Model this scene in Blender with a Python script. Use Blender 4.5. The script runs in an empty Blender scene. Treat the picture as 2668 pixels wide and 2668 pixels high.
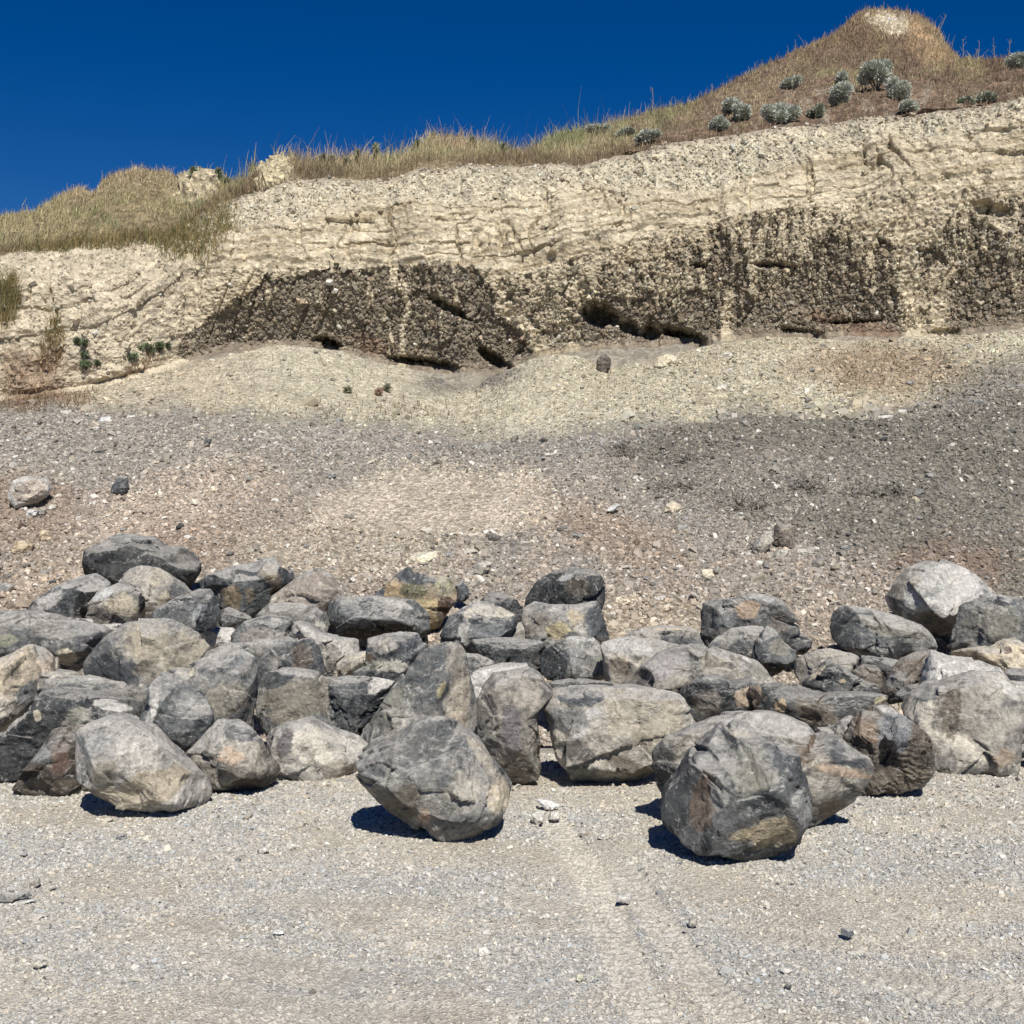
import bpy, math
import numpy as np

# ------------------------------------------------------------------ camera, sky, sun, exposure
scene = bpy.context.scene
COL = scene.collection
W0 = 2668.0
FPX = 1334.0 / math.tan(math.radians(22.5))
CAMZ = 2.0
HORIZON = 1250.0
TH = math.atan((1334.0 - HORIZON) / FPX)          # the camera looks this much down

cam_d = bpy.data.cameras.new("camera")
cam_d.sensor_width = 36.0
cam_d.lens = 18.0 / math.tan(math.radians(22.5))
cam_d.clip_start = 0.05
cam_d.clip_end = 3000.0
cam = bpy.data.objects.new("camera", cam_d)
COL.objects.link(cam)
cam.location = (0, 0, CAMZ)
cam.rotation_euler = (math.radians(90) - TH, 0, 0)
scene.camera = cam

SUN_EL = math.radians(50)
SUN_AZ = math.radians(168)                          # clockwise from +Y (the view direction)
world = bpy.data.worlds.new("World")
scene.world = world
world.use_nodes = True
wn = world.node_tree
wn.nodes.clear()
sky = wn.nodes.new("ShaderNodeTexSky")
sky.sky_type = 'NISHITA'
sky.sun_disc = False
sky.sun_elevation = SUN_EL
sky.sun_rotation = SUN_AZ
sky.altitude = 1500
sky.air_density = 1.0
sky.dust_density = 0.0
sky.ozone_density = 6.0
bg = wn.nodes.new("ShaderNodeBackground")
bg.inputs[1].default_value = 0.06
wo = wn.nodes.new("ShaderNodeOutputWorld")
hs = wn.nodes.new("ShaderNodeHueSaturation")
hs.inputs["Saturation"].default_value = 1.35
hs.inputs["Hue"].default_value = 0.513
hs.inputs["Value"].default_value = 0.83
wn.links.new(sky.outputs[0], hs.inputs["Color"])
wn.links.new(hs.outputs[0], bg.inputs[0])
wn.links.new(bg.outputs[0], wo.inputs[0])

sun_d = bpy.data.lights.new("sun", 'SUN')
sun_d.energy = 4.8
sun_d.angle = math.radians(0.5)
sun_d.color = (1.0, 0.955, 0.88)
sun = bpy.data.objects.new("sun", sun_d)
COL.objects.link(sun)
sun.rotation_euler = (math.radians(90) - SUN_EL, 0, math.radians(180) - SUN_AZ)
sun.location = (3, -8, 12)

scene.view_settings.view_transform = 'Standard'
scene.view_settings.look = 'None'
scene.view_settings.exposure = 0.24
scene.view_settings.gamma = 1.0
scene.cycles.max_bounces = 4
scene.cycles.diffuse_bounces = 2
scene.cycles.glossy_bounces = 1
scene.cycles.transparent_max_bounces = 4

# ------------------------------------------------------------------ numeric helpers
rng = np.random.default_rng(7)


def lin(c):
    c = np.asarray(c, float) / 255.0
    return np.where(c <= 0.04045, c / 12.92, ((c + 0.055) / 1.055) ** 2.4)


def desat(c, k=0.60):
    c = np.asarray(c, float)
    l = (c * np.array([.3, .55, .15])).sum(-1, keepdims=True)
    return l + (c - l) * k


def alb(r, g, b, k=0.80):
    return desat(lin((r, g, b))) * k


def P(px, py, D):
    """the world point at distance D (along +Y) that stands where the photograph shows (px, py)"""
    u = (np.asarray(px, float) - 1334.0) / FPX
    v = -(np.asarray(py, float) - 1334.0) / FPX
    dy = math.cos(TH) + v * math.sin(TH)
    dz = v * math.cos(TH) - math.sin(TH)
    k = D / dy
    return np.stack(np.broadcast_arrays(u * k, D + 0 * k, CAMZ + dz * k), -1)


def _hash(i, j, k, seed):
    n = (i * 73856093) ^ (j * 19349663) ^ (k * 83492791) ^ (seed * 2654435761 & 0x7fffffff)
    n = n & 0xffffffff
    n = ((n ^ (n >> 15)) * 2246822519) & 0xffffffff
    n = ((n ^ (n >> 13)) * 3266489917) & 0xffffffff
    return (n ^ (n >> 16)) & 0xffffffff


_G = np.random.default_rng(3).normal(size=(256, 3))
_G = (_G / np.linalg.norm(_G, axis=1)[:, None]).astype(np.float32)
_PM = np.random.default_rng(4).permutation(256).astype(np.int32)
_PM = np.concatenate([_PM, _PM])
_G0, _G1, _G2 = (np.ascontiguousarray(_G[:, t]) for t in range(3))


def perlin(p, seed=0):
    p = np.asarray(p)
    sh = p.shape[:-1]
    x, y, z = (p[..., t].ravel().astype(np.float32) for t in range(3))
    xi, yi, zi = (np.floor(t).astype(np.int32) for t in (x, y, z))
    x = x - xi; y = y - yi; z = z - zi
    wx, wy, wz = (t * t * t * (t * (t * 6 - 15) + 10) for t in (x, y, z))
    out = np.zeros_like(x)
    so = int(seed) * 37 & 255
    for dx in (0, 1):
        ax = wx if dx else 1 - wx
        hx = _PM[((xi + dx) & 255)] + so & 255
        for dy in (0, 1):
            ay = ax * (wy if dy else 1 - wy)
            hy = _PM[hx + ((yi + dy) & 255)]
            for dz in (0, 1):
                h = _PM[hy + ((zi + dz) & 255)]
                d = (x - dx) * _G0[h] + (y - dy) * _G1[h] + (z - dz) * _G2[h]
                out += ay * (wz if dz else 1 - wz) * d
    return (out * 1.5).reshape(sh)


def fbm(p, octv=4, seed=0, gain=0.5, ridged=False):
    p = np.asarray(p, float)
    a, s, out, f = 1.0, 0.0, 0.0, 1.0
    for o in range(octv):
        n = perlin(p * f + 17.3 * o, seed + o)
        if ridged:
            n = 1 - 2 * np.abs(n)
        out = out + a * n
        s += a
        a *= gain
        f *= 2.03
    return out / s


def sstep(a, b, x):
    t = np.clip((x - a) / (b - a), 0, 1)
    return t * t * (3 - 2 * t)


def mesh_np(name, V, F, mat=None, col=None, smooth=False, parent=None, loc=None):
    """one mesh object from arrays; F is (n, 3) or (n, 4)"""
    V = np.asarray(V, np.float32)
    F = np.asarray(F, np.int32)
    k = F.shape[1]
    me = bpy.data.meshes.new(name)
    me.vertices.add(len(V))
    me.vertices.foreach_set("co", V.ravel())
    me.loops.add(F.size)
    me.loops.foreach_set("vertex_index", F.ravel())
    me.polygons.add(len(F))
    me.polygons.foreach_set("loop_start", np.arange(len(F), dtype=np.int32) * k)
    me.polygons.foreach_set("loop_total", np.full(len(F), k, np.int32))
    me.update(calc_edges=True)
    if col is not None:
        at = me.color_attributes.new("Col", 'FLOAT_COLOR', 'POINT')
        c = np.ones((len(V), 4), np.float32)
        c[:, :3] = col
        at.data.foreach_set("color", c.ravel())
    me.polygons.foreach_set("use_smooth", np.full(len(F), smooth, bool))
    if mat:
        me.materials.append(mat)
    o = bpy.data.objects.new(name, me)
    COL.objects.link(o)
    if loc is not None:
        o.location = loc
    if parent:
        o.parent = parent
    return o


def grid_faces(nr, nc):
    a = np.arange(nr * nc).reshape(nr, nc)
    return np.stack([a[:-1, :-1], a[:-1, 1:], a[1:, 1:], a[1:, :-1]], -1).reshape(-1, 4)


def tag(o, label=None, cat=None, group=None, kind=None):
    if label: o["label"] = label
    if cat: o["category"] = cat
    if group: o["group"] = group
    if kind: o["kind"] = kind
    return o


# ------------------------------------------------------------------ materials
def new_mat(name):
    m = bpy.data.materials.new(name)
    m.use_nodes = True
    nt = m.node_tree
    nt.nodes.clear()
    out = nt.nodes.new("ShaderNodeOutputMaterial")
    b = nt.nodes.new("ShaderNodeBsdfPrincipled")
    b.inputs["Roughness"].default_value = 0.9
    b.inputs["Specular IOR Level"].default_value = 0.15
    nt.links.new(b.outputs[0], out.inputs[0])
    return m, nt, b


def nd(nt, kind, **kw):
    n = nt.nodes.new(kind)
    for k, v in kw.items():
        if k.startswith("i_"):
            key = k[2:]
            key = int(key) if key.isdigit() else key
            n.inputs[key].default_value = v
        else:
            setattr(n, k, v)
    return n


def mixc(nt, fac, a, b, mode='MIX'):
    n = nt.nodes.new("ShaderNodeMix")
    n.data_type = 'RGBA'
    n.blend_type = mode
    for s, v in ((0, fac), (6, a), (7, b)):
        if hasattr(v, "is_output") or isinstance(v, bpy.types.NodeSocket):
            nt.links.new(v, n.inputs[s])
        elif s == 0:
            n.inputs[0].default_value = v
        else:
            n.inputs[s].default_value = (*v, 1) if len(v) == 3 else v
    return n.outputs[2]


def ramp(nt, src, lo, hi, a=0.0, b=1.0):
    n = nt.nodes.new("ShaderNodeMapRange")
    n.interpolation_type = 'SMOOTHSTEP'
    nt.links.new(src, n.inputs[0])
    n.inputs[1].default_value = lo
    n.inputs[2].default_value = hi
    n.inputs[3].default_value = a
    n.inputs[4].default_value = b
    return n.outputs[0]


def terrain_mat(name, stone=30.0, fine=120.0, amt=0.35, bump=0.02, streak=None, contrast=0.5):
    """albedo from the Col attribute, broken up into small stones of differing tone"""
    m, nt, b = new_mat(name)
    L = nt.links.new
    tc = nd(nt, "ShaderNodeNewGeometry")
    pos = tc.outputs["Position"]
    at = nd(nt, "ShaderNodeAttribute", attribute_name="Col")
    vo = nd(nt, "ShaderNodeTexVoronoi", i_Scale=stone)
    L(pos, vo.inputs["Vector"])
    vo2 = nd(nt, "ShaderNodeTexVoronoi", i_Scale=fine)
    L(pos, vo2.inputs["Vector"])
    no = nd(nt, "ShaderNodeTexNoise", i_Scale=fine * 0.6, i_Detail=4.0, i_Roughness=0.7)
    L(pos, no.inputs["Vector"])
    nb = nd(nt, "ShaderNodeTexNoise", i_Scale=1.3, i_Detail=6.0, i_Roughness=0.65)
    L(pos, nb.inputs["Vector"])
    sep = nd(nt, "ShaderNodeSeparateColor")
    L(vo.outputs["Color"], sep.inputs[0])
    sep2 = nd(nt, "ShaderNodeSeparateColor")
    L(vo2.outputs["Color"], sep2.inputs[0])
    v1 = ramp(nt, sep.outputs[0], 0, 1, 1 - amt, 1 + amt)
    v2 = ramp(nt, sep2.outputs[0], 0, 1, 1 - amt * 0.8, 1 + amt * 0.8)
    v3 = ramp(nt, no.outputs[0], 0.25, 0.75, 1 - contrast * 0.5, 1 + contrast * 0.5)
    v4 = ramp(nt, nb.outputs[0], 0.3, 0.7, 0.88, 1.12)
    ml = nd(nt, "ShaderNodeMath", operation='MULTIPLY'); L(v1, ml.inputs[0]); L(v2, ml.inputs[1])
    ml2 = nd(nt, "ShaderNodeMath", operation='MULTIPLY'); L(ml.outputs[0], ml2.inputs[0]); L(v3, ml2.inputs[1])
    ml3 = nd(nt, "ShaderNodeMath", operation='MULTIPLY'); L(ml2.outputs[0], ml3.inputs[0]); L(v4, ml3.inputs[1])
    sc = nd(nt, "ShaderNodeVectorMath", operation='SCALE')
    L(at.outputs["Color"], sc.inputs[0]); L(ml3.outputs[0], sc.inputs[3])
    L(sc.outputs[0], b.inputs["Base Color"])
    ad = nd(nt, "ShaderNodeMath", operation='ADD'); L(vo.outputs["Distance"], ad.inputs[0]); L(no.outputs[0], ad.inputs[1])
    bp = nd(nt, "ShaderNodeBump", i_Strength=1.0, i_Distance=bump)
    L(ad.outputs[0], bp.inputs["Height"])
    L(bp.outputs[0], b.inputs["Normal"])
    return m


def attr_mat(name, rough=0.9, spread=0.25, scale=60.0):
    m, nt, b = new_mat(name)
    L = nt.links.new
    at = nd(nt, "ShaderNodeAttribute", attribute_name="Col")
    geo = nd(nt, "ShaderNodeNewGeometry")
    no = nd(nt, "ShaderNodeTexNoise", i_Scale=scale, i_Detail=3.0, i_Roughness=0.7)
    L(geo.outputs["Position"], no.inputs["Vector"])
    v = ramp(nt, no.outputs[0], 0.25, 0.75, 1 - spread, 1 + spread)
    sc = nd(nt, "ShaderNodeVectorMath", operation='SCALE')
    L(at.outputs["Color"], sc.inputs[0]); L(v, sc.inputs[3])
    L(sc.outputs[0], b.inputs["Base Color"])
    b.inputs["Roughness"].default_value = rough
    return m


def make_rock_group():
    g = bpy.data.node_groups.new("rock", 'ShaderNodeTree')
    I = g.interface
    for nm, ty, df in (("Base", 'NodeSocketColor', (.15, .15, .15, 1)), ("Alt", 'NodeSocketColor', (.2, .2, .18, 1)),
                       ("Patch", 'NodeSocketColor', (.4, .35, .25, 1)), ("PatchAmt", 'NodeSocketFloat', .3),
                       ("Dust", 'NodeSocketFloat', .5), ("Seed", 'NodeSocketFloat', 0.), ("Layer", 'NodeSocketFloat', 0.), ("Scale", 'NodeSocketFloat', 1.)):
        s = I.new_socket(nm, in_out='INPUT', socket_type=ty)
        s.default_value = df
    I.new_socket("BSDF", in_out='OUTPUT', socket_type='NodeSocketShader')
    gi = g.nodes.new("NodeGroupInput"); go = g.nodes.new("NodeGroupOutput")
    L = g.links.new
    tc = nd(g, "ShaderNodeTexCoord")
    cv = nd(g, "ShaderNodeCombineXYZ"); L(gi.outputs["Seed"], cv.inputs[0]); L(gi.outputs["Seed"], cv.inputs[2])
    sc0 = nd(g, "ShaderNodeVectorMath", operation='SCALE'); L(tc.outputs["Object"], sc0.inputs[0]); L(gi.outputs["Scale"], sc0.inputs[3])
    iv1 = nd(g, "ShaderNodeMath", operation='DIVIDE'); iv1.inputs[0].default_value = 1.0; L(gi.outputs["Scale"], iv1.inputs[1])
    iv2 = nd(g, "ShaderNodeMath", operation='DIVIDE'); iv2.inputs[0].default_value = 0.045; L(gi.outputs["Scale"], iv2.inputs[1])
    ad = nd(g, "ShaderNodeVectorMath", operation='ADD'); L(sc0.outputs[0], ad.inputs[0]); L(cv.outputs[0], ad.inputs[1])
    pos = ad.outputs[0]

    def noise(scale, det=6.0, ro=0.62, dist=0.0, src=None):
        n = nd(g, "ShaderNodeTexNoise", i_Scale=scale, i_Detail=det, i_Roughness=ro, i_Distortion=dist)
        L(src or pos, n.inputs["Vector"])
        return n.outputs[0]
    # a tilted, stretched frame for bedding
    mp = nd(g, "ShaderNodeMapping"); L(pos, mp.inputs[0])
    mp.inputs["Rotation"].default_value = (0.5, 0.35, 0.2)
    mp.inputs["Scale"].default_value = (1.3, 1.3, 4.0)
    big = noise(2.6, 8.0, 0.68, 0.5)
    pat = noise(3.6, 10.0, 0.72, 0.9)
    fine = noise(34.0, 6.0, 0.72)
    bed = noise(3.2, 8.0, 0.7, 0.3, mp.outputs[0])
    base = mixc(g, ramp(g, big, 0.45, 0.55), gi.outputs["Base"], gi.outputs["Alt"])
    # light scuffs and pale dust in irregular patches
    inv = nd(g, "ShaderNodeMapRange"); L(gi.outputs["PatchAmt"], inv.inputs[0])
    inv.inputs[3].default_value = 0.78; inv.inputs[4].default_value = 0.34
    sb = nd(g, "ShaderNodeMath", operation='SUBTRACT'); L(pat, sb.inputs[0]); L(inv.outputs[0], sb.inputs[1])
    pm = ramp(g, sb.outputs[0], -0.01, 0.05, 0.0, 0.9)
    base = mixc(g, pm, base, gi.outputs["Patch"])
    lb = nd(g, "ShaderNodeMath", operation='MULTIPLY'); L(ramp(g, bed, 0.44, 0.58), lb.inputs[0]); L(gi.outputs["Layer"], lb.inputs[1])
    base = mixc(g, lb.outputs[0], base, gi.outputs["Alt"])
    # a painted-by-nature mark: stains kept as a vertex attribute (alpha = amount)
    at = nd(g, "ShaderNodeAttribute", attribute_name="Stain")
    st = nd(g, "ShaderNodeMath", operation='MULTIPLY_ADD')
    st2 = nd(g, "ShaderNodeMath", operation='SUBTRACT'); L(noise(9.0, 8.0, 0.75, 0.6), st2.inputs[0]); st2.inputs[1].default_value = 0.5
    L(st2.outputs[0], st.inputs[0]); st.inputs[1].default_value = 1.6; L(at.outputs["Alpha"], st.inputs[2])
    sm1 = nd(g, "ShaderNodeMath", operation='MULTIPLY'); L(ramp(g, st.outputs[0], 0.28, 0.78), sm1.inputs[0]); L(ramp(g, at.outputs["Alpha"], 0.03, 0.25), sm1.inputs[1])
    base = mixc(g, sm1.outputs[0], base, at.outputs["Color"])
    # dust lying on what faces up
    geo = nd(g, "ShaderNodeNewGeometry")
    sp = nd(g, "ShaderNodeSeparateXYZ"); L(geo.outputs["Normal"], sp.inputs[0])
    dn = nd(g, "ShaderNodeMath", operation='MULTIPLY_ADD'); L(noise(5.0, 7.0, 0.7), dn.inputs[0]); dn.inputs[1].default_value = 0.9
    L(sp.outputs[2], dn.inputs[2])
    dm = nd(g, "ShaderNodeMath", operation='MULTIPLY'); L(ramp(g, dn.outputs[0], 0.95, 1.35), dm.inputs[0]); L(gi.outputs["Dust"], dm.inputs[1])
    base = mixc(g, dm.outputs[0], base, tuple(alb(196, 190, 178)))
    # thin pale veins
    vn = noise(2.1, 5.0, 0.6, 1.2)
    vs = nd(g, "ShaderNodeMath", operation='SUBTRACT'); L(vn, vs.inputs[0]); vs.inputs[1].default_value = 0.5
    va = nd(g, "ShaderNodeMath", operation='ABSOLUTE'); L(vs.outputs[0], va.inputs[0])
    base = mixc(g, ramp(g, va.outputs[0], 0.0, 0.009, 0.55, 0.0), base, tuple(alb(190, 186, 176)))
    # chalky flecks and dark pits
    fk = noise(17.0, 9.0, 0.78, 0.3)
    base = mixc(g, ramp(g, fk, 0.57, 0.66, 0.0, 0.75), base, tuple(alb(206, 202, 190)))
    base = mixc(g, ramp(g, noise(13.0, 8.0, 0.75, 0.5), 0.36, 0.45, 0.55, 0.0), base, tuple(alb(66, 66, 64)))
    # speckle
    tone = nd(g, "ShaderNodeMath", operation='MULTIPLY'); L(ramp(g, fine, 0.28, 0.72, 0.68, 1.32), tone.inputs[0]); L(ramp(g, bed, 0.3, 0.7, 0.86, 1.14), tone.inputs[1])
    sc = nd(g, "ShaderNodeVectorMath", operation='SCALE'); L(base, sc.inputs[0]); L(tone.outputs[0], sc.inputs[3])
    b = nd(g, "ShaderNodeBsdfPrincipled"); b.inputs["Roughness"].default_value = 0.82
    b.inputs["Specular IOR Level"].default_value = 0.25
    L(sc.outputs[0], b.inputs["Base Color"])
    vc = nd(g, "ShaderNodeTexVoronoi", feature='DISTANCE_TO_EDGE', i_Scale=5.0)
    dis = nd(g, "ShaderNodeVectorMath", operation='ADD')
    nz = nd(g, "ShaderNodeTexNoise", i_Scale=3.0, i_Detail=5.0); L(pos, nz.inputs["Vector"]); L(nz.outputs["Color"], dis.inputs[0]); L(pos, dis.inputs[1])
    L(dis.outputs[0], vc.inputs["Vector"])
    h1 = nd(g, "ShaderNodeMath", operation='MULTIPLY_ADD'); L(fine, h1.inputs[0]); h1.inputs[1].default_value = 0.35
    L(noise(9.0, 10.0, 0.72, 0.4), h1.inputs[2])
    h2 = nd(g, "ShaderNodeMath", operation='MULTIPLY_ADD'); L(bed, h2.inputs[0]); L(gi.outputs["Layer"], h2.inputs[1]); L(h1.outputs[0], h2.inputs[2])
    h3 = nd(g, "ShaderNodeMath", operation='ADD'); L(h2.outputs[0], h3.inputs[0]); L(ramp(g, vc.outputs["Distance"], 0.0, 0.03, -0.04, 0.0), h3.inputs[1])
    bp = nd(g, "ShaderNodeBump", i_Strength=0.85, i_Distance=0.045); L(h3.outputs[0], bp.inputs["Height"]); L(iv2.outputs[0], bp.inputs["Distance"])
    # chipped flats: each cell of a warped partition leans its own way
    wv = nd(g, "ShaderNodeTexNoise", i_Scale=5.0, i_Detail=4.0); L(pos, wv.inputs["Vector"])
    w1 = nd(g, "ShaderNodeVectorMath", operation='SCALE'); L(wv.outputs["Color"], w1.inputs[0]); w1.inputs[3].default_value = 0.12
    w2 = nd(g, "ShaderNodeVectorMath", operation='ADD'); L(w1.outputs[0], w2.inputs[0]); L(pos, w2.inputs[1])
    nrm_in = None
    for sc_v, amp_v in ((5.5, 0.55), (14.0, 0.5)):
        v5 = nd(g, "ShaderNodeTexVoronoi", i_Scale=sc_v); L(w2.outputs[0], v5.inputs["Vector"])
        d5 = nd(g, "ShaderNodeVectorMath", operation='SUBTRACT'); L(w2.outputs[0], d5.inputs[0]); L(v5.outputs["Position"], d5.inputs[1])
        c5 = nd(g, "ShaderNodeVectorMath", operation='SUBTRACT'); L(v5.outputs["Color"], c5.inputs[0]); c5.inputs[1].default_value = (.5, .5, .5)
        t5 = nd(g, "ShaderNodeVectorMath", operation='DOT_PRODUCT'); L(d5.outputs[0], t5.inputs[0]); L(c5.outputs[0], t5.inputs[1])
        b5 = nd(g, "ShaderNodeBump", i_Strength=amp_v, i_Distance=1.0); L(t5.outputs["Value"], b5.inputs["Height"]); L(iv1.outputs[0], b5.inputs["Distance"])
        if nrm_in is not None: L(nrm_in, b5.inputs["Normal"])
        nrm_in = b5.outputs[0]
    L(nrm_in, bp.inputs["Normal"])
    L(bp.outputs[0], b.inputs["Normal"])
    L(b.outputs[0], go.inputs[0])
    return g


ROCK = make_rock_group()
# base, alt, patch, patch amount, dust, layering
PAL = {
    'dark':   ((58, 62, 65), (88, 89, 87), (158, 155, 145), .24, .6, .3),
    'blue':   ((76, 83, 89), (118, 122, 121), (176, 172, 160), .34, .8, .3),
    'grey':   ((92, 97, 98), (142, 138, 128), (188, 180, 162), .42, .85, .35),
    'warm':   ((112, 109, 102), (158, 149, 131), (200, 188, 164), .50, .8, .3),
    'tan':    ((150, 143, 127), (186, 176, 154), (210, 198, 172), .55, .8, .2),
    'pale':   ((164, 160, 150), (194, 186, 171), (216, 208, 192), .5, .9, .15),
    'white':  ((190, 187, 178), (208, 203, 192), (220, 214, 202), .5, .9, .1),
    'cream':  ((190, 172, 132), (206, 186, 144), (214, 200, 164), .5, .6, .2),
    'brown':  ((84, 76, 66), (120, 106, 88), (154, 144, 126), .3, .4, .7),
    'ochre':  ((134, 116, 84), (172, 146, 100), (190, 170, 120), .35, .4, .3),
}
_mc = 0


def rock_mat(pal, k=1.0, scl=1.0):
    global _mc
    _mc += 1
    base, alt, patch, pa, du, ly = PAL[pal]
    m = bpy.data.materials.new("rock_" + pal)
    m.use_nodes = True
    nt = m.node_tree
    nt.nodes.clear()
    out = nt.nodes.new("ShaderNodeOutputMaterial")
    g = nt.nodes.new("ShaderNodeGroup")
    g.node_tree = ROCK
    j = 1 + 0.12 * math.sin(_mc * 2.7)
    for nm, c in (("Base", base), ("Alt", alt), ("Patch", patch)):
        g.inputs[nm].default_value = (*(np.clip(alb(*c, 1.12 if pal not in ('dark', 'blue', 'brown') else 0.88) * k * j, 0, .8)), 1)
    g.inputs["PatchAmt"].default_value = pa + 0.08 * math.sin(_mc * 1.9)
    g.inputs["Dust"].default_value = du
    g.inputs["Layer"].default_value = ly
    g.inputs["Scale"].default_value = scl
    g.inputs["Seed"].default_value = _mc * 3.71
    nt.links.new(g.outputs[0], out.inputs[0])
    return m


# ------------------------------------------------------------------ the lie of the land
def line(pts):
    xs, ys = zip(*pts)
    return lambda x: np.interp(x, xs, ys)


def sm(x, y, w):
    k = np.exp(-np.linspace(-2, 2, w) ** 2)
    k /= k.sum()
    yp = np.pad(y, w // 2, mode='edge')
    return np.convolve(yp, k, 'valid')[:len(y)]


# bench: where the rubble slope meets the cream talus; foot: where the talus meets the cliff
L_bench = line([(-900, 1075), (0, 1075), (350, 1078), (700, 1108), (1000, 1122), (1250, 1150), (1420, 1150), (1700, 1112),
                (2000, 1100), (2200, 1112), (2380, 1092), (2500, 1050), (2668, 1000), (3500, 960)])
L_talus = line([(-900, 1062), (0, 1050), (250, 1015), (480, 955), (600, 928), (700, 907), (760, 900), (850, 912), (1000, 948),
                (1120, 975), (1200, 1015), (1240, 1012), (1290, 980), (1400, 930), (1460, 924), (1520, 938), (1590, 962), (1700, 935),
                (1830, 905), (1960, 884), (2050, 882), (2200, 890), (2400, 884), (2668, 856), (3500, 840)])
L_foot = line([(-900, 1050), (0, 1035), (250, 1000), (480, 935), (600, 905), (760, 893), (850, 900), (960, 930), (1060, 950),
               (1200, 960), (1300, 962), (1400, 918), (1560, 900), (1700, 890), (1830, 880), (2000, 868), (2200, 862), (2400, 868),
               (2668, 842), (3500, 830)])
L_dark = line([(-900, 900), (0, 880), (250, 850), (420, 760), (480, 700), (700, 702), (900, 697), (1250, 692), (1370, 702), (1500, 662),
               (1700, 602), (2000, 542), (2200, 512), (2400, 480), (2668, 480), (3500, 470)])
L_band = line([(-900, 760), (0, 750), (300, 720), (480, 640), (700, 600), (900, 545), (1200, 540), (1500, 500), (1700, 508), (1900, 478),
               (2150, 392), (2400, 368), (2668, 310), (3500, 240)])
L_edge = line([(-900, 720), (0, 668), (120, 645), (200, 635), (380, 618), (470, 600), (560, 545), (640, 512), (750, 478), (850, 468),
               (1000, 476), (1100, 442), (1300, 436), (1500, 436), (1600, 410), (1750, 376), (1900, 352), (2100, 328), (2300, 310),
               (2500, 286), (2668, 266), (3500, 200)])
L_sky = line([(-900, 620), (0, 572), (100, 556), (150, 528), (200, 500), (240, 512), (290, 466), (350, 450), (440, 462), (470, 486),
              (540, 468), (600, 492), (660, 486), (700, 452), (730, 436), (760, 448), (820, 442), (900, 428), (1000, 424), (1080, 404), (1120, 378),
              (1200, 384), (1290, 400), (1370, 410), (1450, 372), (1560, 350), (1650, 312), (1800, 274), (1900, 222), (2000, 172),
              (2100, 128), (2180, 84), (2260, 54), (2330, 46), (2390, 62), (2430, 92), (2470, 138), (2500, 158), (2560, 160), (2668, 162), (3500, 120)])
D_sky = line([(-900, 28), (0, 28), (500, 27.5), (1000, 29), (1500, 33), (1900, 40), (2330, 45), (2480, 41), (2668, 38), (3500, 38)])
D_face = line([(-900, 21.2), (0, 21.6), (300, 22.0), (480, 22.8), (700, 23.0), (1300, 23.3), (1600, 23.2), (2200, 23.0), (3500, 22.0)])
D_tal = line([(-900, 20.0), (0, 20.2), (250, 20.6), (480, 21.2), (1150, 22.4), (1300, 22.2), (1500, 21.8), (1600, 22.2), (3500, 21.6)])

pitch_k = np.cos(TH)


def zof(py, D):
    return P(1334, py, D)[..., 2]


SLOPE_Y0, SLOPE_Y1 = 8.35, 11.8
Z1 = float(zof(1620, SLOPE_Y1))


def base_depth(py):
    """distance at which the line of sight through row py meets the bed the boulders lie on"""
    D = np.linspace(3.5, 14.0, 4000)
    zl = zof(np.full_like(D, py), D)
    zg = np.interp(D, [0, SLOPE_Y0, SLOPE_Y1, 14.5], [0, 0, Z1, float(zof(1340, 14.5))])
    i = np.argmax(zl <= zg + 1e-9)
    return float(D[i]) if zl[i] <= zg[i] else 14.0


def sheet_D(px, py):
    """distance of the hillside seen at (px, py)"""
    px = np.atleast_1d(np.asarray(px, float)); py = np.atleast_1d(np.asarray(py, float))
    out = np.zeros(len(px))
    for n, (x, y) in enumerate(zip(px, py)):
        ys = [float(v) for v in (L_sky(x), L_edge(x), L_foot(x) - 1, L_talus(x) + 3, L_bench(x) + 8, 1340, 1620, 2060)]
        ds = [float(D_sky(x)), float(D_face(x)) + 1.6, float(D_face(x)), float(D_tal(x)), 17.0, 14.5, SLOPE_Y1, SLOPE_Y0]
        out[n] = np.interp(y, ys, ds)
    return out


# ------------------------------------------------------------------ colour zones (where the loose material differs)
C_SAND = lin((208, 193, 170)); C_GRAVEL = lin((172, 171, 168)); C_PINK = lin((174, 160, 144)); C_GREY = lin((162, 154, 143))
C_DARKG = lin((134, 128, 116)); C_CREAM = lin((204, 194, 166)); C_CREAM2 = lin((206, 188, 158)); C_CONG = lin((138, 125, 107))
C_TOPG = lin((206, 195, 168)); C_SOIL = lin((116, 96, 78)); C_SLATE = lin((160, 154, 144)); C_BROWN = lin((140, 104, 76))
KALB = 0.82 * np.array([1.0, 1.0, 0.985])
DS = 0.80


def blob(px, py, cx, cy, rx, ry, ang=0.0, wob=0.0, seed=0, soft=0.35):
    a = math.radians(ang)
    dx, dy = px - cx, py - cy
    u = (dx * math.cos(a) + dy * math.sin(a)) / rx
    v = (-dx * math.sin(a) + dy * math.cos(a)) / ry
    r = np.sqrt(u * u + v * v)
    if wob:
        q = np.stack([px / (0.35 * (rx + ry)), py / (0.35 * (rx + ry)), 0 * px + seed * 1.7], -1)
        r = r + wob * fbm(q, 5, seed, 0.6)
    return 1 - sstep(1 - soft, 1 + soft, r)


def mixm(c, m, d):
    return c * (1 - m[..., None]) + d * m[..., None]


def nz2(px, py, s, seed, o=5, sy=1.0):
    return fbm(np.stack([px / s, py / (s * sy), 0 * px + seed], -1), o, seed, 0.6)


SCRAPE = [(790, 1375), (850, 1290), (930, 1215), (1080, 1205), (1250, 1225), (1400, 1240), (1470, 1290), (1440, 1345), (1380, 1375), (1200, 1372), (1000, 1365), (900, 1380)]


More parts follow.
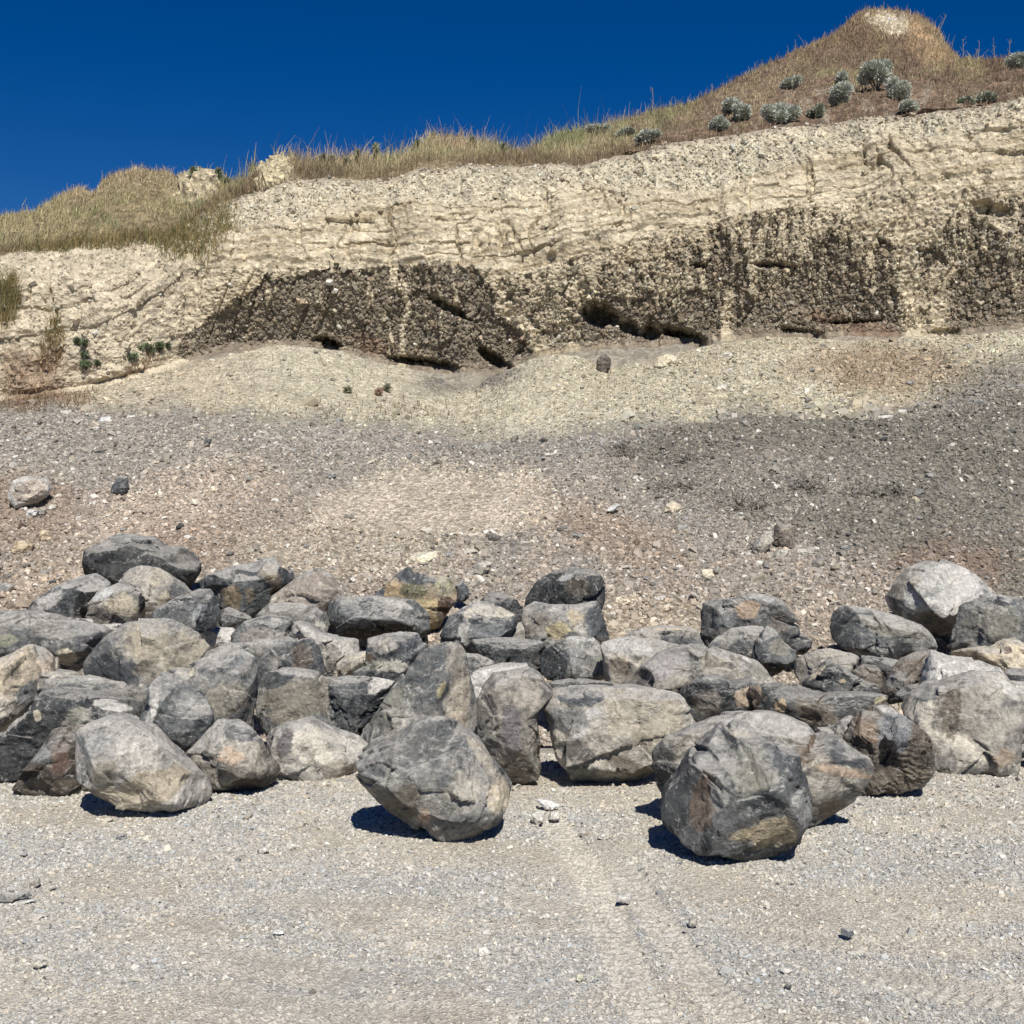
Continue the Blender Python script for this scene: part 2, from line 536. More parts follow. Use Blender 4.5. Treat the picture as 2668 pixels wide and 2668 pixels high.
def slope_colour(px, py):
    jr = np.random.default_rng(5)
    px = px + jr.normal(0, 16, px.shape); py = py + jr.normal(0, 9, py.shape)
    c = np.broadcast_to(C_PINK, px.shape + (3,)).copy()
    c = mixm(c, sstep(-0.1, 0.35, nz2(px, py, 300, 1)), C_GREY)
    upper = 1 - sstep(1180, 1330, py + 60 * nz2(px, py, 120, 2))
    c = mixm(c, upper * 0.8, lin((166, 158, 146)))
    c = mixm(c, sstep(1080, 1130, 1240 - py + 40 * nz2(px, py, 90, 5)) * blob(px, py, 100, 1110, 420, 70, 0, .3, 4), C_SLATE)
    c = mixm(c, blob(px, py, 1450, 1172, 330, 26, 0, .4, 6), lin((158, 152, 142)))
    c = mixm(c, poly_in(px + 60 * nz2(px, py, 120, 8) + jr.normal(0, 12, px.shape), py + 34 * nz2(px, py, 60, 9) + jr.normal(0, 7, px.shape), SCRAPE).astype(float) * 0.85, C_SAND)
    c = mixm(c, blob(px, py, 1250, 1345, 200, 45, -4, .5, 9) * 0.8, C_SAND)
    c = mixm(c, blob(px, py, 430, 1330, 260, 85, -20, .7, 10) * 0.7, lin((202, 182, 160)))
    c = mixm(c, blob(px, py, 60, 1330, 160, 90, 0, .6, 11) * 0.5, lin((160, 134, 112)))
    c = mixm(c, blob(px, py, 480, 1420, 160, 60, 0, .7, 12) * 0.6, lin((168, 144, 124)))
    edge = 1130 + 0 * px
    dk = sstep(1620, 1760, px + 0.25 * (py - 1150) + 120 * nz2(px, py, 160, 13)) * sstep(1085, 1130, py + 25 * nz2(px, py, 60, 14) - (L_bench(px) - 1105)) \
        * (1 - sstep(1330, 1420, py - 0.30 * (px - 2000) + 50 * nz2(px, py, 120, 15)))
    c = mixm(c, dk * 0.95, C_DARKG)
    c = mixm(c, blob(px, py, 1950, 1290, 400, 70, 0, .5, 16) * 0.5, C_GREY)
    c = mixm(c, blob(px, py, 2480, 1480, 160, 60, 0, .6, 17) * 0.5, lin((156, 126, 104)))
    c = mixm(c, blob(px, py, 1600, 1400, 160, 60, 20, .6, 18) * 0.45, lin((160, 136, 112)))
    c = mixm(c, blob(px, py, 1650, 1620, 260, 70, 0, .6, 19) * 0.55, lin((190, 174, 148)))
    c = mixm(c, blob(px, py, 150, 1560, 200, 110, 0, .6, 20) * 0.5, lin((190, 168, 142)))
    c = mixm(c, blob(px, py, 900, 1430, 300, 70, 0, .5, 21) * 0.5, lin((196, 182, 158)))
    return c


def talus_colour(px, py):
    jr = np.random.default_rng(6)
    px = px + jr.normal(0, 10, px.shape); py = py + jr.normal(0, 5, py.shape)
    c = np.broadcast_to(C_CREAM, px.shape + (3,)).copy()
    c = mixm(c, sstep(-0.05, 0.35, nz2(px, py, 90, 31)) * 0.35, lin((186, 174, 146)))
    c = mixm(c, sstep(1300, 2200, px) * 0.55 * sstep(-0.2, 0.3, nz2(px, py, 130, 32)), lin((184, 168, 136)))
    c = mixm(c, blob(px, py, 2280, 960, 200, 60, 0, .7, 33) * 0.55, lin((164, 134, 106)))
    c = mixm(c, (1 - sstep(500, 760, px)) * 0.6, lin((194, 178, 150)))
    c = mixm(c, blob(px, py, 110, 990, 150, 90, -30, .7, 34) * 0.75, C_BROWN)
    c = mixm(c, blob(px, py, 1220, 990, 130, 34, -8, .4, 35), lin((146, 138, 126)))
    c = mixm(c, blob(px, py, 2560, 1010, 200, 60, -20, .6, 36) * 0.6, lin((140, 132, 122)))
    near = 1 - sstep(0, 60, L_bench(px) - py + 70 * nz2(px, py, 110, 37))
    c = mixm(c, near * 0.8, lin((156, 150, 140)))
    return c


def poly_in(px, py, poly):
    x = np.array([p[0] for p in poly], float); y = np.array([p[1] for p in poly], float)
    ins = np.zeros(px.shape, bool)
    j = len(x) - 1
    for i in range(len(x)):
        c = ((y[i] > py) != (y[j] > py)) & (px < (x[j] - x[i]) * (py - y[i]) / (y[j] - y[i] + 1e-9) + x[i])
        ins ^= c
        j = i
    return ins


DARK1 = [(450, 935), (470, 870), (560, 810), (640, 770), (690, 735), (760, 712), (880, 692), (960, 705), (1060, 693), (1240, 694), (1275, 760),
         (1320, 830), (1370, 880), (1440, 900), (1440, 990), (1200, 1010), (900, 950), (700, 920)]
DARK2 = [(1500, 940), (1520, 790), (1700, 780), (1800, 760), (1790, 640), (1860, 580), (2000, 548), (2180, 540), (2230, 600), (2300, 640), (2420, 640), (2460, 560),
         (2540, 520), (2800, 520), (2800, 860), (2500, 880), (2200, 900), (1900, 900), (1700, 960)]
DARK3 = [(1290, 730), (1440, 705), (1560, 655), (1700, 610), (1800, 620), (1780, 780), (1560, 820), (1500, 930), (1400, 900)]


def cliff_colour(px, py, p):
    wx = px + 34 * nz2(px, py, 60, 41, 5) + 60 * nz2(px, py, 230, 43, 3) + 14 * nz2(px, py, 9, 44, 3); wy = py + 34 * nz2(px, py, 60, 42, 5) + 30 * nz2(px, py, 230, 46, 3) + 12 * nz2(px, py, 9, 51, 3)
    c = np.broadcast_to(lin((210, 195, 164)), px.shape + (3,)).copy()
    left = 1 - sstep(420, 620, wx)
    c = mixm(c, left * 0.8, lin((208, 193, 165)))
    # bedding tints in the cream band
    bd = fbm(np.stack([px / 400, (py + 0.16 * px) / 11, 0 * px], -1), 3, 45)
    c = mixm(c, sstep(-0.1, 0.35, bd) * 0.7 * (1 - left) * sstep(-10, 15, wy - L_band(px)), lin((168, 148, 112)))
    top = (1 - sstep(-18, 22, wy - L_band(px))) * (1 - left * 0.7)
    c = mixm(c, top * 0.85, C_TOPG)
    c = mixm(c, sstep(0.1, 0.5, nz2(px, py, 25, 47)) * top * 0.5, lin((150, 144, 126)))
    # dark gravel layer, cream wash running down over it
    dk = (poly_in(wx, wy, DARK1) | poly_in(wx, wy, DARK2)).astype(float)
    dk3 = poly_in(wx, wy, DARK3).astype(float) * (0.25 + 0.75 * sstep(-0.05, 0.2, nz2(px, py, 50, 59)))
    streak = fbm(np.stack([px / 26, py / 120, 0 * px], -1), 5, 48, 0.65)
    h = (py - L_dark(px)) / np.maximum(L_foot(px) - L_dark(px), 30)
    wash = sstep(0.02, 0.20, streak + 0.12 - 0.42 * np.clip(h, 0, 1) + 0.20 * sstep(1300, 1750, px) * (1 - np.clip(h, 0, 1)) - 0.1 * (px < 1280))
    dk = np.maximum(dk, dk3) * (1 - 0.95 * wash) * (0.88 + 0.12 * sstep(-0.2, 0.15, nz2(px, py, 35, 60)))
    for (x0, y0, x1, y1, w) in ((1038, 740, 1046, 950, 9), (1005, 860, 1008, 925, 6), (1143, 780, 1146, 890, 4), (2270, 540, 2265, 720, 12), (2350, 660, 2400, 870, 34),
                                (1905, 760, 1900, 880, 15), (1965, 660, 1975, 760, 14), (1330, 800, 1420, 930, 22), (2440, 700, 2450, 880, 26), (2560, 560, 2620, 600, 20)):
        t = np.clip((py - y0) / (y1 - y0), 0, 1)
        d = np.abs(wx * 0.5 + px * 0.5 - (x0 + (x1 - x0) * t)) / w + np.maximum(0, np.maximum(y0 - py, py - y1)) / 20 + 0.5 * nz2(px, py, 14, 49)
        dk = dk * sstep(0.6, 1.3, d)
    cong = mixm(np.broadcast_to(C_CONG, c.shape), sstep(0.0, 0.35, nz2(px, py, 45, 50)) * 0.7, lin((156, 138, 112)))
    cong = mixm(cong, sstep(0.0, 0.45, nz2(px, py, 16, 58, 4, 3.0)) * 0.55, lin((190, 176, 150)))
    cong = mixm(cong, sstep(0.25, 0.5, nz2(px, py, 70, 52)) * 0.6, lin((112, 112, 108)))
    for (cx, cy, rx, ry) in ((965, 895, 50, 24), (1355, 885, 40, 16), (2250, 855, 160, 22)):
        cong = mixm(cong, blob(px, py, cx, cy, rx, ry, 15, .8, 53) * 0.6, lin((138, 106, 84)))
    c = mixm(c, dk, cong)
    # brown weeds' litter on the left face
    c = mixm(c, blob(px, py, 90, 990, 90, 90, -40, .8, 54) * 0.6, C_BROWN)
    c = mixm(c, blob(px, py, 20, 810, 30, 60, 20, .8, 56) * 0.6, lin((140, 120, 90)))
    c = mixm(c, sstep(2, 12, py - L_foot(px)) * sstep(420, 560, px) * 0.9, lin((156, 147, 132)))
    near = 1 - sstep(0, 26, py - L_edge(px) + 14 * nz2(px, py, 22, 57))
    c = mixm(c, near * 0.5, lin((140, 122, 104)))
    return c, dk


def hill_colour(px, py):
    c = np.broadcast_to(lin((140, 120, 92)), px.shape + (3,)).copy()
    c = mixm(c, (1 - sstep(900, 1500, px)) * 0.8, lin((150, 134, 96)))
    c = mixm(c, sstep(1500, 1900, px) * 0.7, lin((124, 98, 80)))
    rub = sstep(0.02, 0.3, nz2(px, py, 40, 61, 5)) * sstep(1700, 2000, px) * sstep(200, 260, py)
    c = mixm(c, rub * 0.6, lin((178, 166, 144)))
    pk = blob(px, py, 2318, 82, 62, 34, 20, .8, 62)
    c = mixm(c, pk, lin((206, 190, 160)))
    c = mixm(c, blob(px, py, 2420, 120, 70, 46, 35, .5, 63) * 0.7, lin((196, 160, 112)))
    c = mixm(c, blob(px, py, 1160, 372, 60, 14, 0, .5, 65) * 0.6, lin((196, 160, 118)))
    c = mixm(c, blob(px, py, 1490, 352, 50, 12, 0, .5, 66) * 0.6, lin((188, 172, 136)))
    c = mixm(c, blob(px, py, 720, 472, 60, 42, 0, .4, 67), lin((206, 190, 150)))
    c = mixm(c, blob(px, py, 520, 495, 70, 38, 0, .5, 68), lin((198, 182, 146)))
    return c


def normals_of(Pg):
    a = np.gradient(Pg, axis=1); b = np.gradient(Pg, axis=0)
    n = np.cross(a, b)
    n /= np.linalg.norm(n, axis=-1)[..., None] + 1e-12
    s = np.sign(n[..., 2:3] * 0.6 - n[..., 1:2])
    return n * np.where(s == 0, 1, s)


def sheet(xs, rows):
    """rows: list of (line function py(x), distance function D(x), n steps to next)"""
    out, pxs, pys = [], [], []
    for (r0, r1) in zip(rows[:-1], rows[1:]):
        n = r0[2]
        A = np.stack([xs, r0[0](xs), r0[1](xs)], -1); B = np.stack([xs, r1[0](xs), r1[1](xs)], -1)
        A3, B3 = P(A[:, 0], A[:, 1], A[:, 2]), P(B[:, 0], B[:, 1], B[:, 2])
        last = r1 is rows[-1]
        for t in np.linspace(0, 1, n + 1)[: (n + 1 if last else n)]:
            out.append(A3 * (1 - t) + B3 * t)
    return np.array(out)


def project(Pw):
    d = Pw - np.array([0, 0, CAMZ])
    y = d[..., 1] * math.cos(TH) - d[..., 2] * math.sin(TH)
    z = d[..., 1] * math.sin(TH) + d[..., 2] * math.cos(TH)
    return 1334 + FPX * d[..., 0] / y, 1334 - FPX * z / y


cst = lambda v: (lambda x: np.full(np.shape(x), float(v)))
XS = np.concatenate([np.linspace(-900, -60, 60), np.linspace(-50, 2718, 1150), np.linspace(2730, 3500, 60)])
smx = lambda f, w: (lambda x: sm(x, f(x), w) if np.size(x) > w else f(x))

# ---- ground: one sheet to the horizon, finer where it is near
def track(x, y):
    """wheel tracks: pressed bands with ribs, running from the lower right up to the boulders"""
    h = 0 * x; dust = 0 * x
    for (xa, ya, xb, yb, w) in ((0.20, 7.6, 0.62, 4.0, 0.10), (0.52, 6.3, 0.98, 4.0, 0.09), (-1.5, 5.2, -0.55, 4.9, 0.14), (-1.3, 5.9, -0.2, 5.75, 0.12), (1.3, 5.0, 2.3, 4.6, 0.14), (-1.4, 4.75, -0.2, 4.5, 0.15), (0.9, 5.5, 1.7, 5.2, 0.1)):
        L = math.hypot(xb - xa, yb - ya); ux, uy = (xb - xa) / L, (yb - ya) / L
        s = (x - xa) * ux + (y - ya) * uy; d = -(x - xa) * uy + (y - ya) * ux
        d = d + 0.03 * np.sin(s * 2.1 + xa * 9)
        m = (1 - sstep(w * 0.75, w * 1.2, np.abs(d))) * sstep(-0.1, 0.3, s) * (1 - sstep(L - 0.3, L + 0.1, s))
        rib = np.sin((s + 0.35 * np.abs(d)) * 2 * math.pi / 0.062)
        h = h - m * (0.012 - 0.0065 * rib); dust = np.maximum(dust, m)
    return h, dust


def ground_h(x, y):
    p = np.stack([x, y, 0 * x], -1)
    h = 0.028 * fbm(p * 0.9, 3, 71) + 0.010 * fbm(p * 5, 3, 72)
    th, tm = track(x, y)
    for (bx, by_, w_) in ((-1.9, 7.25, .5), (-0.45, 6.9, .5), (0.95, 6.55, .55), (-1.15, 7.8, .45), (-0.35 - .55, 8.0, .5), (1.9, 7.8, .5), (2.6, 8.5, .6), (0.6, 8.2, .6), (-2.5, 7.8, .5)):
        h = h + 0.04 * np.exp(-((x - bx) ** 2 + (y - by_) ** 2) / (w_ * w_))
    return h * (1 - 0.4 * tm) + th


def ground_col(x, y):
    p = np.stack([x, y, 0 * x], -1)
    g = fbm(p * np.array([0.8, 1.3, 1]), 5, 73, 0.6)
    c = np.broadcast_to(lin((186, 183, 176)), x.shape + (3,)).copy()
    c = mixm(c, sstep(-0.15, 0.25, g), lin((204, 195, 178)))
    c = mixm(c, sstep(0.1, 0.4, fbm(p * 2.2, 4, 74)) * 0.5, lin((202, 190, 170)))
    c = mixm(c, sstep(7.0, 8.4, y) * 0.5, lin((194, 182, 162)))
    c = mixm(c, track(x, y)[1] * 0.75, lin((206, 198, 182)))
    return c


def dustiness(x, y):
    p = np.stack([x, y, 0 * x], -1)
    a = sstep(0.02, 0.22, fbm(p * np.array([0.8, 1.3, 1]), 5, 73, 0.6)) * 0.78 + sstep(0.15, 0.35, fbm(p * 2.2, 4, 74)) * 0.35
    b = np.maximum(a, track(x, y)[1] * 0.96)
    return np.clip(b + 0.5 * blob(x * 100, y * 100, -60, 480, 70, 30, 0, .5, 75) + 0.4 * blob(x * 100, y * 100, 45, 600, 50, 70, 0, .5, 76), 0, 0.96)


gx = np.concatenate([[-300, -120, -50, -20, -8, -6], np.linspace(-5.6, 5.6, 960), [6, 8, 20, 50, 120, 300]])
gy = np.concatenate([[-300, -100, -30, -8, 0, 3], np.linspace(4.0, 8.9, 520), [9.6, 11, 20, 60, 300]])
GX, GY = np.meshgrid(gx, gy)
GZ = ground_h(GX, GY)
GZ[(np.abs(GX) > 5.7) | (GY > 9.2) | (GY < 3.5)] = -0.02
GZ = GZ - 0.6 * sstep(9.2, 11, GY)
gm = terrain_mat("gravel_ground", stone=75, fine=210, amt=0.22, bump=0.008, contrast=0.35)
o = mesh_np("ground", np.stack([GX, GY, GZ], -1).reshape(-1, 3), grid_faces(*GX.shape), gm, desat(ground_col(GX, GY).reshape(-1, 3), DS) * KALB, True)
tag(o, kind="structure")

# ---- rubble slope behind and under the boulders
rows = [(cst(2045), cst(SLOPE_Y0 - 0.4), 60), (cst(1620), cst(SLOPE_Y1), 150), (cst(1340), cst(14.5), 170), (smx(L_bench, 25), cst(17.0), 1)]
SG = sheet(XS, rows)
SG[0, :, 2] = -0.08
i0 = 60
for i in range(i0):                                   # straighten the buried part
    t = i / i0
    SG[i, :, 1] = (SLOPE_Y0 - 0.4) * (1 - t) + SLOPE_Y1 * t
    SG[i, :, 2] = max(-0.08, np.interp(SG[i, 0, 1], [SLOPE_Y0, SLOPE_Y1], [-0.02, Z1]))
    SG[i, :, 0] = (XS - 1334) / FPX * SG[i, 0, 1]
SN = normals_of(SG)
px, py = project(SG)
amp = np.ones(px.shape)
disp = 0.13 * fbm(SG * 0.7, 4, 81) + 0.05 * fbm(SG * 3.1, 4, 82) + 0.028 * fbm(SG * 11, 3, 83)
# the sandy scrape in the middle is smooth, with a broken lip above it
scrape = blob(px, py, 1080, 1290, 320, 90, 3, .4, 8)
disp = disp * (1 - 0.7 * scrape) - 0.10 * scrape + 0.04 * blob(px, py, 1080, 1190, 360, 24, 3, .4, 8)
disp += 0.22 * blob(px, py, 2250, 1230, 560, 150, 5, .2, 84) - 0.05 * blob(px, py, 430, 1330, 200, 70, -20, .5, 10)
fd = np.ones(px.shape); fd[-26:] = np.linspace(1, 0.0, 26)[:, None]
SGd = SG + SN * (disp * fd)[..., None]
SGd[..., 2] -= 0.55 * sstep(8.5, 9.2, SG[..., 1]) * (1 - sstep(10.5, 11.4, SG[..., 1])) * (1 - sstep(1400, 1560, np.abs(XS[None] - 1334)))  # bed under the pile is dug down so the gaps between boulders go dark
SN = normals_of(SGd)
SLOPE_COL = slope_colour(px, py)
sm_ = terrain_mat("rubble", stone=26, fine=70, amt=0.34, bump=0.03, contrast=0.45)
o = mesh_np("slope", SGd.reshape(-1, 3), grid_faces(*px.shape), sm_, desat(SLOPE_COL.reshape(-1, 3), DS) * KALB, True)
tag(o, kind="structure")

# ---- talus of cream silt
rows = [(lambda x: smx(L_bench, 25)(x) + 40, cst(17.1), 10), (smx(L_bench, 25), cst(17.0), 170), (smx(L_talus, 15), D_tal, 16), (smx(L_talus, 15), lambda x: D_tal(x) + 2.2, 1)]
TG = sheet(XS, rows)
px, py = project(TG)
TN = normals_of(TG); TN[-2:] = TN[-3]
disp = 0.10 * fbm(TG * np.array([0.9, 0.5, 0.5]), 4, 91) + 0.045 * fbm(TG * 3.0, 4, 92) + 0.03 * fbm(TG * 9, 3, 93)
fade = np.ones(px.shape); fade[:11] = 0; fade[11:37] = np.linspace(0, 1, 26)[:, None]; fade[-17:] = np.linspace(1, 0.2, 17)[:, None]
TGd = TG + TN * (disp * fade)[..., None]
TALUS_COL = talus_colour(px, py)
tm_ = terrain_mat("talus", stone=17, fine=45, amt=0.22, bump=0.035, contrast=0.5)
o = mesh_np("talus", TGd.reshape(-1, 3), grid_faces(*px.shape), tm_, desat(TALUS_COL.reshape(-1, 3), DS) * KALB, True)
tag(o, kind="structure")

# ---- cliff
e_foot, e_dark, e_band, e_edge = (smx(f, 15) for f in (L_foot, L_dark, L_band, L_edge))
rows = [(lambda x: e_foot(x) + 75, lambda x: D_face(x) - 0.55, 30), (e_foot, lambda x: D_face(x) + 0.30, 190), (e_dark, lambda x: D_face(x) + 0.25, 130),
        (e_band, lambda x: D_face(x) + 0.75, 90), (e_edge, lambda x: D_face(x) + 1.6, 8), (lambda x: e_edge(x) + 4, lambda x: D_face(x) + 2.4, 1)]
CG = sheet(XS, rows)
px, py = project(CG)
CN = normals_of(CG); CN[-2:] = CN[-9]
CCOL, DKM = cliff_colour(px, py, CG)
leftm = 1 - sstep(430, 620, px)
X, Z = CG[..., 0], CG[..., 2]
hb = (py - L_dark(px)) / np.maximum(L_foot(px) - L_dark(px), 30)       # 0 at the base of the cream band, 1 at the foot
tb = (py - L_band(px)) / np.maximum(L_dark(px) - L_band(px), 20)       # within the cream band
up = 1 - sstep(-0.15, 0.15, tb)
band = sstep(-0.1, 0.1, tb) * (1 - sstep(0.92, 1.05, tb))
low = sstep(0.95, 1.08, tb)
q = np.stack([X, 0 * X, Z], -1)
warp = 0.5 * fbm(q * 0.8, 4, 101)
# large buttresses and runnels
d = 0.45 * fbm(np.stack([X * 0.55, 0 * X, Z * 0.22], -1), 4, 102) + 0.20 * fbm(np.stack([X * 1.6, 0 * X, Z * 0.5], -1), 4, 103)
# crumbly top: lumps
lump = 0.13 * fbm(q * 3.2, 5, 104, 0.6, True) + 0.07 * fbm(q * 9, 3, 105)
d += up * lump * 0.9
# cream band: bedded ledges broken along joints
zz = Z - 0.045 * 0 + 0.05 * X * 0 + 0.25 * fbm(q * 0.35, 2, 106)
dip = (py + 0.0 * px) / 2668
zs = Z - np.interp(px, XS, P(XS, e_dark(XS), D_face(XS))[:, 2])         # height over the base of the band
lay = zs / 0.23 + 0.6 * fbm(q * 0.7, 3, 107)
fr = lay - np.floor(lay)
step = (_hash(np.floor(lay).astype(np.int64), np.floor(X * 0.8 + 1.5 * fbm(q * 1.2, 3, 108)).astype(np.int64), np.zeros(X.shape, np.int64), 5) & 1023) / 1023.0
ledge = 0.13 * step - 0.10 * (1 - sstep(0.0, 0.16, fr)) * sstep(-0.05, 0.25, fbm(q * 0.9, 3, 118))
blk = fbm(q * np.array([2.2, 1, 3.0]), 5, 109, 0.62, True)
jt = np.abs(fbm(np.stack([X * 0.9 + warp, 0 * X, Z * 0.22], -1), 4, 110))
d += band * (ledge * 1.0 + 0.035 * blk + 0.09 * fbm(q * 0.9, 3, 125, 0.5, True) - 0.22 * (1 - sstep(0.0, 0.035, jt)) * (0.2 + 0.6 * sstep(-0.1, 0.2, warp)))
# dark conglomerate: set back under the band, very knobbly, leaning runnels
rough = 0.055 * fbm(q * 5.5, 5, 111, 0.65, True) + 0.045 * fbm(q * 16, 3, 112)
run = np.abs(fbm(np.stack([(X - 0.35 * Z) * 1.5, 0 * X, Z * 0.35], -1), 4, 113))
d += band * 0.030 * fbm(np.stack([X * 0.5, 0 * X, zs * 13 + 0.8 * fbm(q * 0.6, 2, 120)], -1), 3, 117)
d += low * (1 - leftm) * (rough - 0.26 * sstep(0.2, 0.95, hb) - 0.08 * (1 - sstep(0, 0.08, run)))
d += low * (1 - leftm) * 0.09 * (1 - DKM)
d += leftm * (0.12 * fbm(q * 1.6, 5, 114, 0.6, True) + 0.03 * fbm(q * 7, 4, 115))
# hollows eaten in at the foot
for (cx, cy, rx, ry, an, dp) in ((858, 893, 34, 16, 25, .9), (1565, 820, 46, 30, 10, .9), (1640, 850, 34, 20, 30, .5), (1790, 872, 66, 18, 18, 1.0), (1700, 870, 30, 24, 60, .6), (2090, 862, 60, 12, 5, .6),
                                 (1110, 945, 90, 14, 8, .7), (1290, 935, 60, 16, 40, .6), (2230, 835, 70, 8, -4, .6), (1170, 800, 60, 12, 30, .5), (2580, 545, 60, 16, 12, .22), (2020, 690, 60, 8, 4, .3),
                                 (1820, 690, 20, 10, 0, .3), (2480, 870, 60, 14, 0, .4)):
    d -= dp * blob(px, py, cx, cy, rx, ry, an, .55, int(cx) % 97, 0.3)
fadeT = np.ones(px.shape); fadeT[:26] = 0.12; fadeT[26:44] = np.linspace(.12, 1, 18)[:, None]; fadeT[-55:] = np.linspace(1, 0.0, 55)[:, None] ** 0.7
d[-55:] += (0.07 * fbm(q[-55:] * 4, 4, 119) )
CGd = CG + CN * (d * fadeT)[..., None]
cm_ = terrain_mat("cliff_face", stone=9, fine=28, amt=0.16, bump=0.05, contrast=0.4)
o = mesh_np("cliff", CGd.reshape(-1, 3), grid_faces(*px.shape), cm_, np.clip(desat(CCOL.reshape(-1, 3), DS) * KALB * 1.08, 0, .8), True)
tag(o, kind="structure")
CLIFF = (CGd, CN, px, py, DKM, leftm, up, low)

# ---- hill over the cliff
XH = XS
skyf = lambda x: L_sky(x)
rows = [(lambda x: e_edge(x) + 26, lambda x: D_face(x) + 2.0, 6), (lambda x: e_edge(x) - 1, lambda x: D_face(x) + 1.75, 150),
        (skyf, D_sky, 14), (lambda x: skyf(x) + 10, lambda x: D_sky(x) + 2.5, 6), (lambda x: skyf(x) + 200, lambda x: D_sky(x) + 14, 1)]
HG = sheet(XH, rows)
px, py = project(HG)
HN = normals_of(HG)
disp = 0.22 * fbm(HG * 0.6, 4, 121) + 0.12 * fbm(HG * 2.0, 4, 122) + 0.05 * fbm(HG * 8, 3, 123)
pk = blob(px, py, 2320, 95, 110, 70, 20, .3, 62) + blob(px, py, 720, 472, 60, 42, 0, .3, 67) + blob(px, py, 520, 490, 55, 30, 0, .3, 68)
disp += pk * 0.4 * fbm(HG * 1.8, 4, 124, 0.6, True)
fadeH = np.ones(px.shape); fadeH[:6] = 0.3
HGd = HG + HN * (disp * fadeH)[..., None]
hm_ = terrain_mat("hill_soil", stone=8, fine=24, amt=0.3, bump=0.06, contrast=0.6)
o = mesh_np("hill", HGd.reshape(-1, 3), grid_faces(*px.shape), hm_, desat(hill_colour(px, py).reshape(-1, 3), DS) * KALB, True)
tag(o, kind="structure")

# ------------------------------------------------------------------ gravel and rubble: uncountable chips, one mesh for each kind of ground
CUBE = np.array([[x, y, z] for z in (-1, 1) for y in (-1, 1) for x in (-1, 1)], float)
CUBEF = np.array([[0, 2, 3, 1], [4, 5, 7, 6], [0, 1, 5, 4], [2, 6, 7, 3], [0, 4, 6, 2], [1, 3, 7, 5]])


def chips(name, pos, size, col, mat, flat=0.6, r=None, sink=0.2, nrm=None):
    r = r or rng
    n = len(pos)
    v = CUBE[None] * (1 + r.uniform(-0.42, 0.25, (n, 8, 3)))
    v[:, 4:, :2] *= r.uniform(0.45, 0.95, (n, 1, 1))
    v *= np.stack([r.uniform(0.75, 1.4, n), r.uniform(0.6, 1.0, n), r.uniform(0.5, 1.0, n) * flat], -1)[:, None] * 0.5
    a = r.uniform(0, 2 * math.pi, n); t = r.normal(0, 0.35, (n, 2))
    ca, sa = np.cos(a), np.sin(a)
    x, y, z = v[..., 0], v[..., 1], v[..., 2]
    x, y = x * ca[:, None] - y * sa[:, None], x * sa[:, None] + y * ca[:, None]
    y, z = y - z * t[:, :1], z + y * t[:, :1]
    x, z = x - z * t[:, 1:], z + x * t[:, 1:]
    v = np.stack([x, y, z], -1) * size[:, None, None]
    if nrm is not None:                                # tip the chip onto the hillside
        up_ = np.array([0, 0, 1.0])
        ax = np.cross(np.broadcast_to(up_, nrm.shape), nrm)
        s = np.linalg.norm(ax, axis=1)[:, None] + 1e-9
        k = ax / s; c = nrm[:, 2:3]
        vk = np.cross(np.broadcast_to(k[:, None], v.shape), v)
        kd = (v * k[:, None]).sum(-1, keepdims=True)
        v = v * c[:, None] + vk * s[:, None] + k[:, None] * kd * (1 - c[:, None])
        v = v + (pos + nrm * (size * flat * (0.35 - sink))[:, None])[:, None]
    else:
        v = v + pos[:, None]
        v[..., 2] += (size * flat * (0.35 - sink))[:, None]
    F = (CUBEF[None] + 8 * np.arange(n)[:, None, None]).reshape(-1, 4)
    C = np.repeat(col, 8, axis=0)
    o = mesh_np(name, v.reshape(-1, 3), F, mat, C, False)
    return o


def grid_sample(Pg, Ng, n, r, wt=None):
    a = np.linalg.norm(np.cross(Pg[1:, :-1] - Pg[:-1, :-1], Pg[:-1, 1:] - Pg[:-1, :-1]), axis=-1)
    if wt is not None: a = a * wt[:-1, :-1]
    cdf = np.cumsum(a.ravel()); cdf /= cdf[-1]
    idx = np.searchsorted(cdf, r.random(n))
    i, j = np.unravel_index(idx, a.shape)
    u, v = r.random(n)[:, None], r.random(n)[:, None]
    pts = Pg[i, j] * (1 - u) * (1 - v) + Pg[i, j + 1] * u * (1 - v) + Pg[i + 1, j] * (1 - u) * v + Pg[i + 1, j + 1] * u * v
    return pts, Ng[i, j], i, j


chip_m = attr_mat("chip_stone", 0.9, 0.2, 90)


def tones(n, base, r, spread=0.28, pale=0.06, dark=0.06, hue=0.05):
    k = np.exp(r.normal(0, spread, n))[:, None]
    w = r.normal(0, hue, n)[:, None] * np.array([1, 0.1, -1.1])
    c = base * k * (1 + w)
    sel = r.random(n)
    c = np.where((sel < pale)[:, None], lin((222, 216, 204)) * np.ones(3), c)
    c = np.where((sel > 1 - dark)[:, None], c * 0.5, c)
    return desat(np.clip(c, 0.01, 0.85), DS) * KALB


r = np.random.default_rng(11)
n = 225000
y = 4.1 + (8.9 - 4.1) * r.random(n) ** 0.9
x = r.uniform(-0.60, 0.60, n) * y
keep = r.random(n) > dustiness(x, y)
x, y = x[keep], y[keep]
n = len(x)
sz = np.clip(0.0105 * np.exp(r.normal(0, 0.38, n)), 0.005, 0.05) * (0.75 + 0.10 * (y - 4))
big = r.random(n) < 0.004
sz[big] *= r.uniform(1.6, 2.6, big.sum())
pos = np.stack([x, y, ground_h(x, y)], -1)
gc = ground_col(x, y)
gcol = gc * 0.75 + lin((188, 185, 176)) * 0.25
o = chips("gravel", pos, sz, tones(n, gcol, r, 0.17, 0.03, 0.05), chip_m, 0.62, r)
tag(o, kind="stuff")

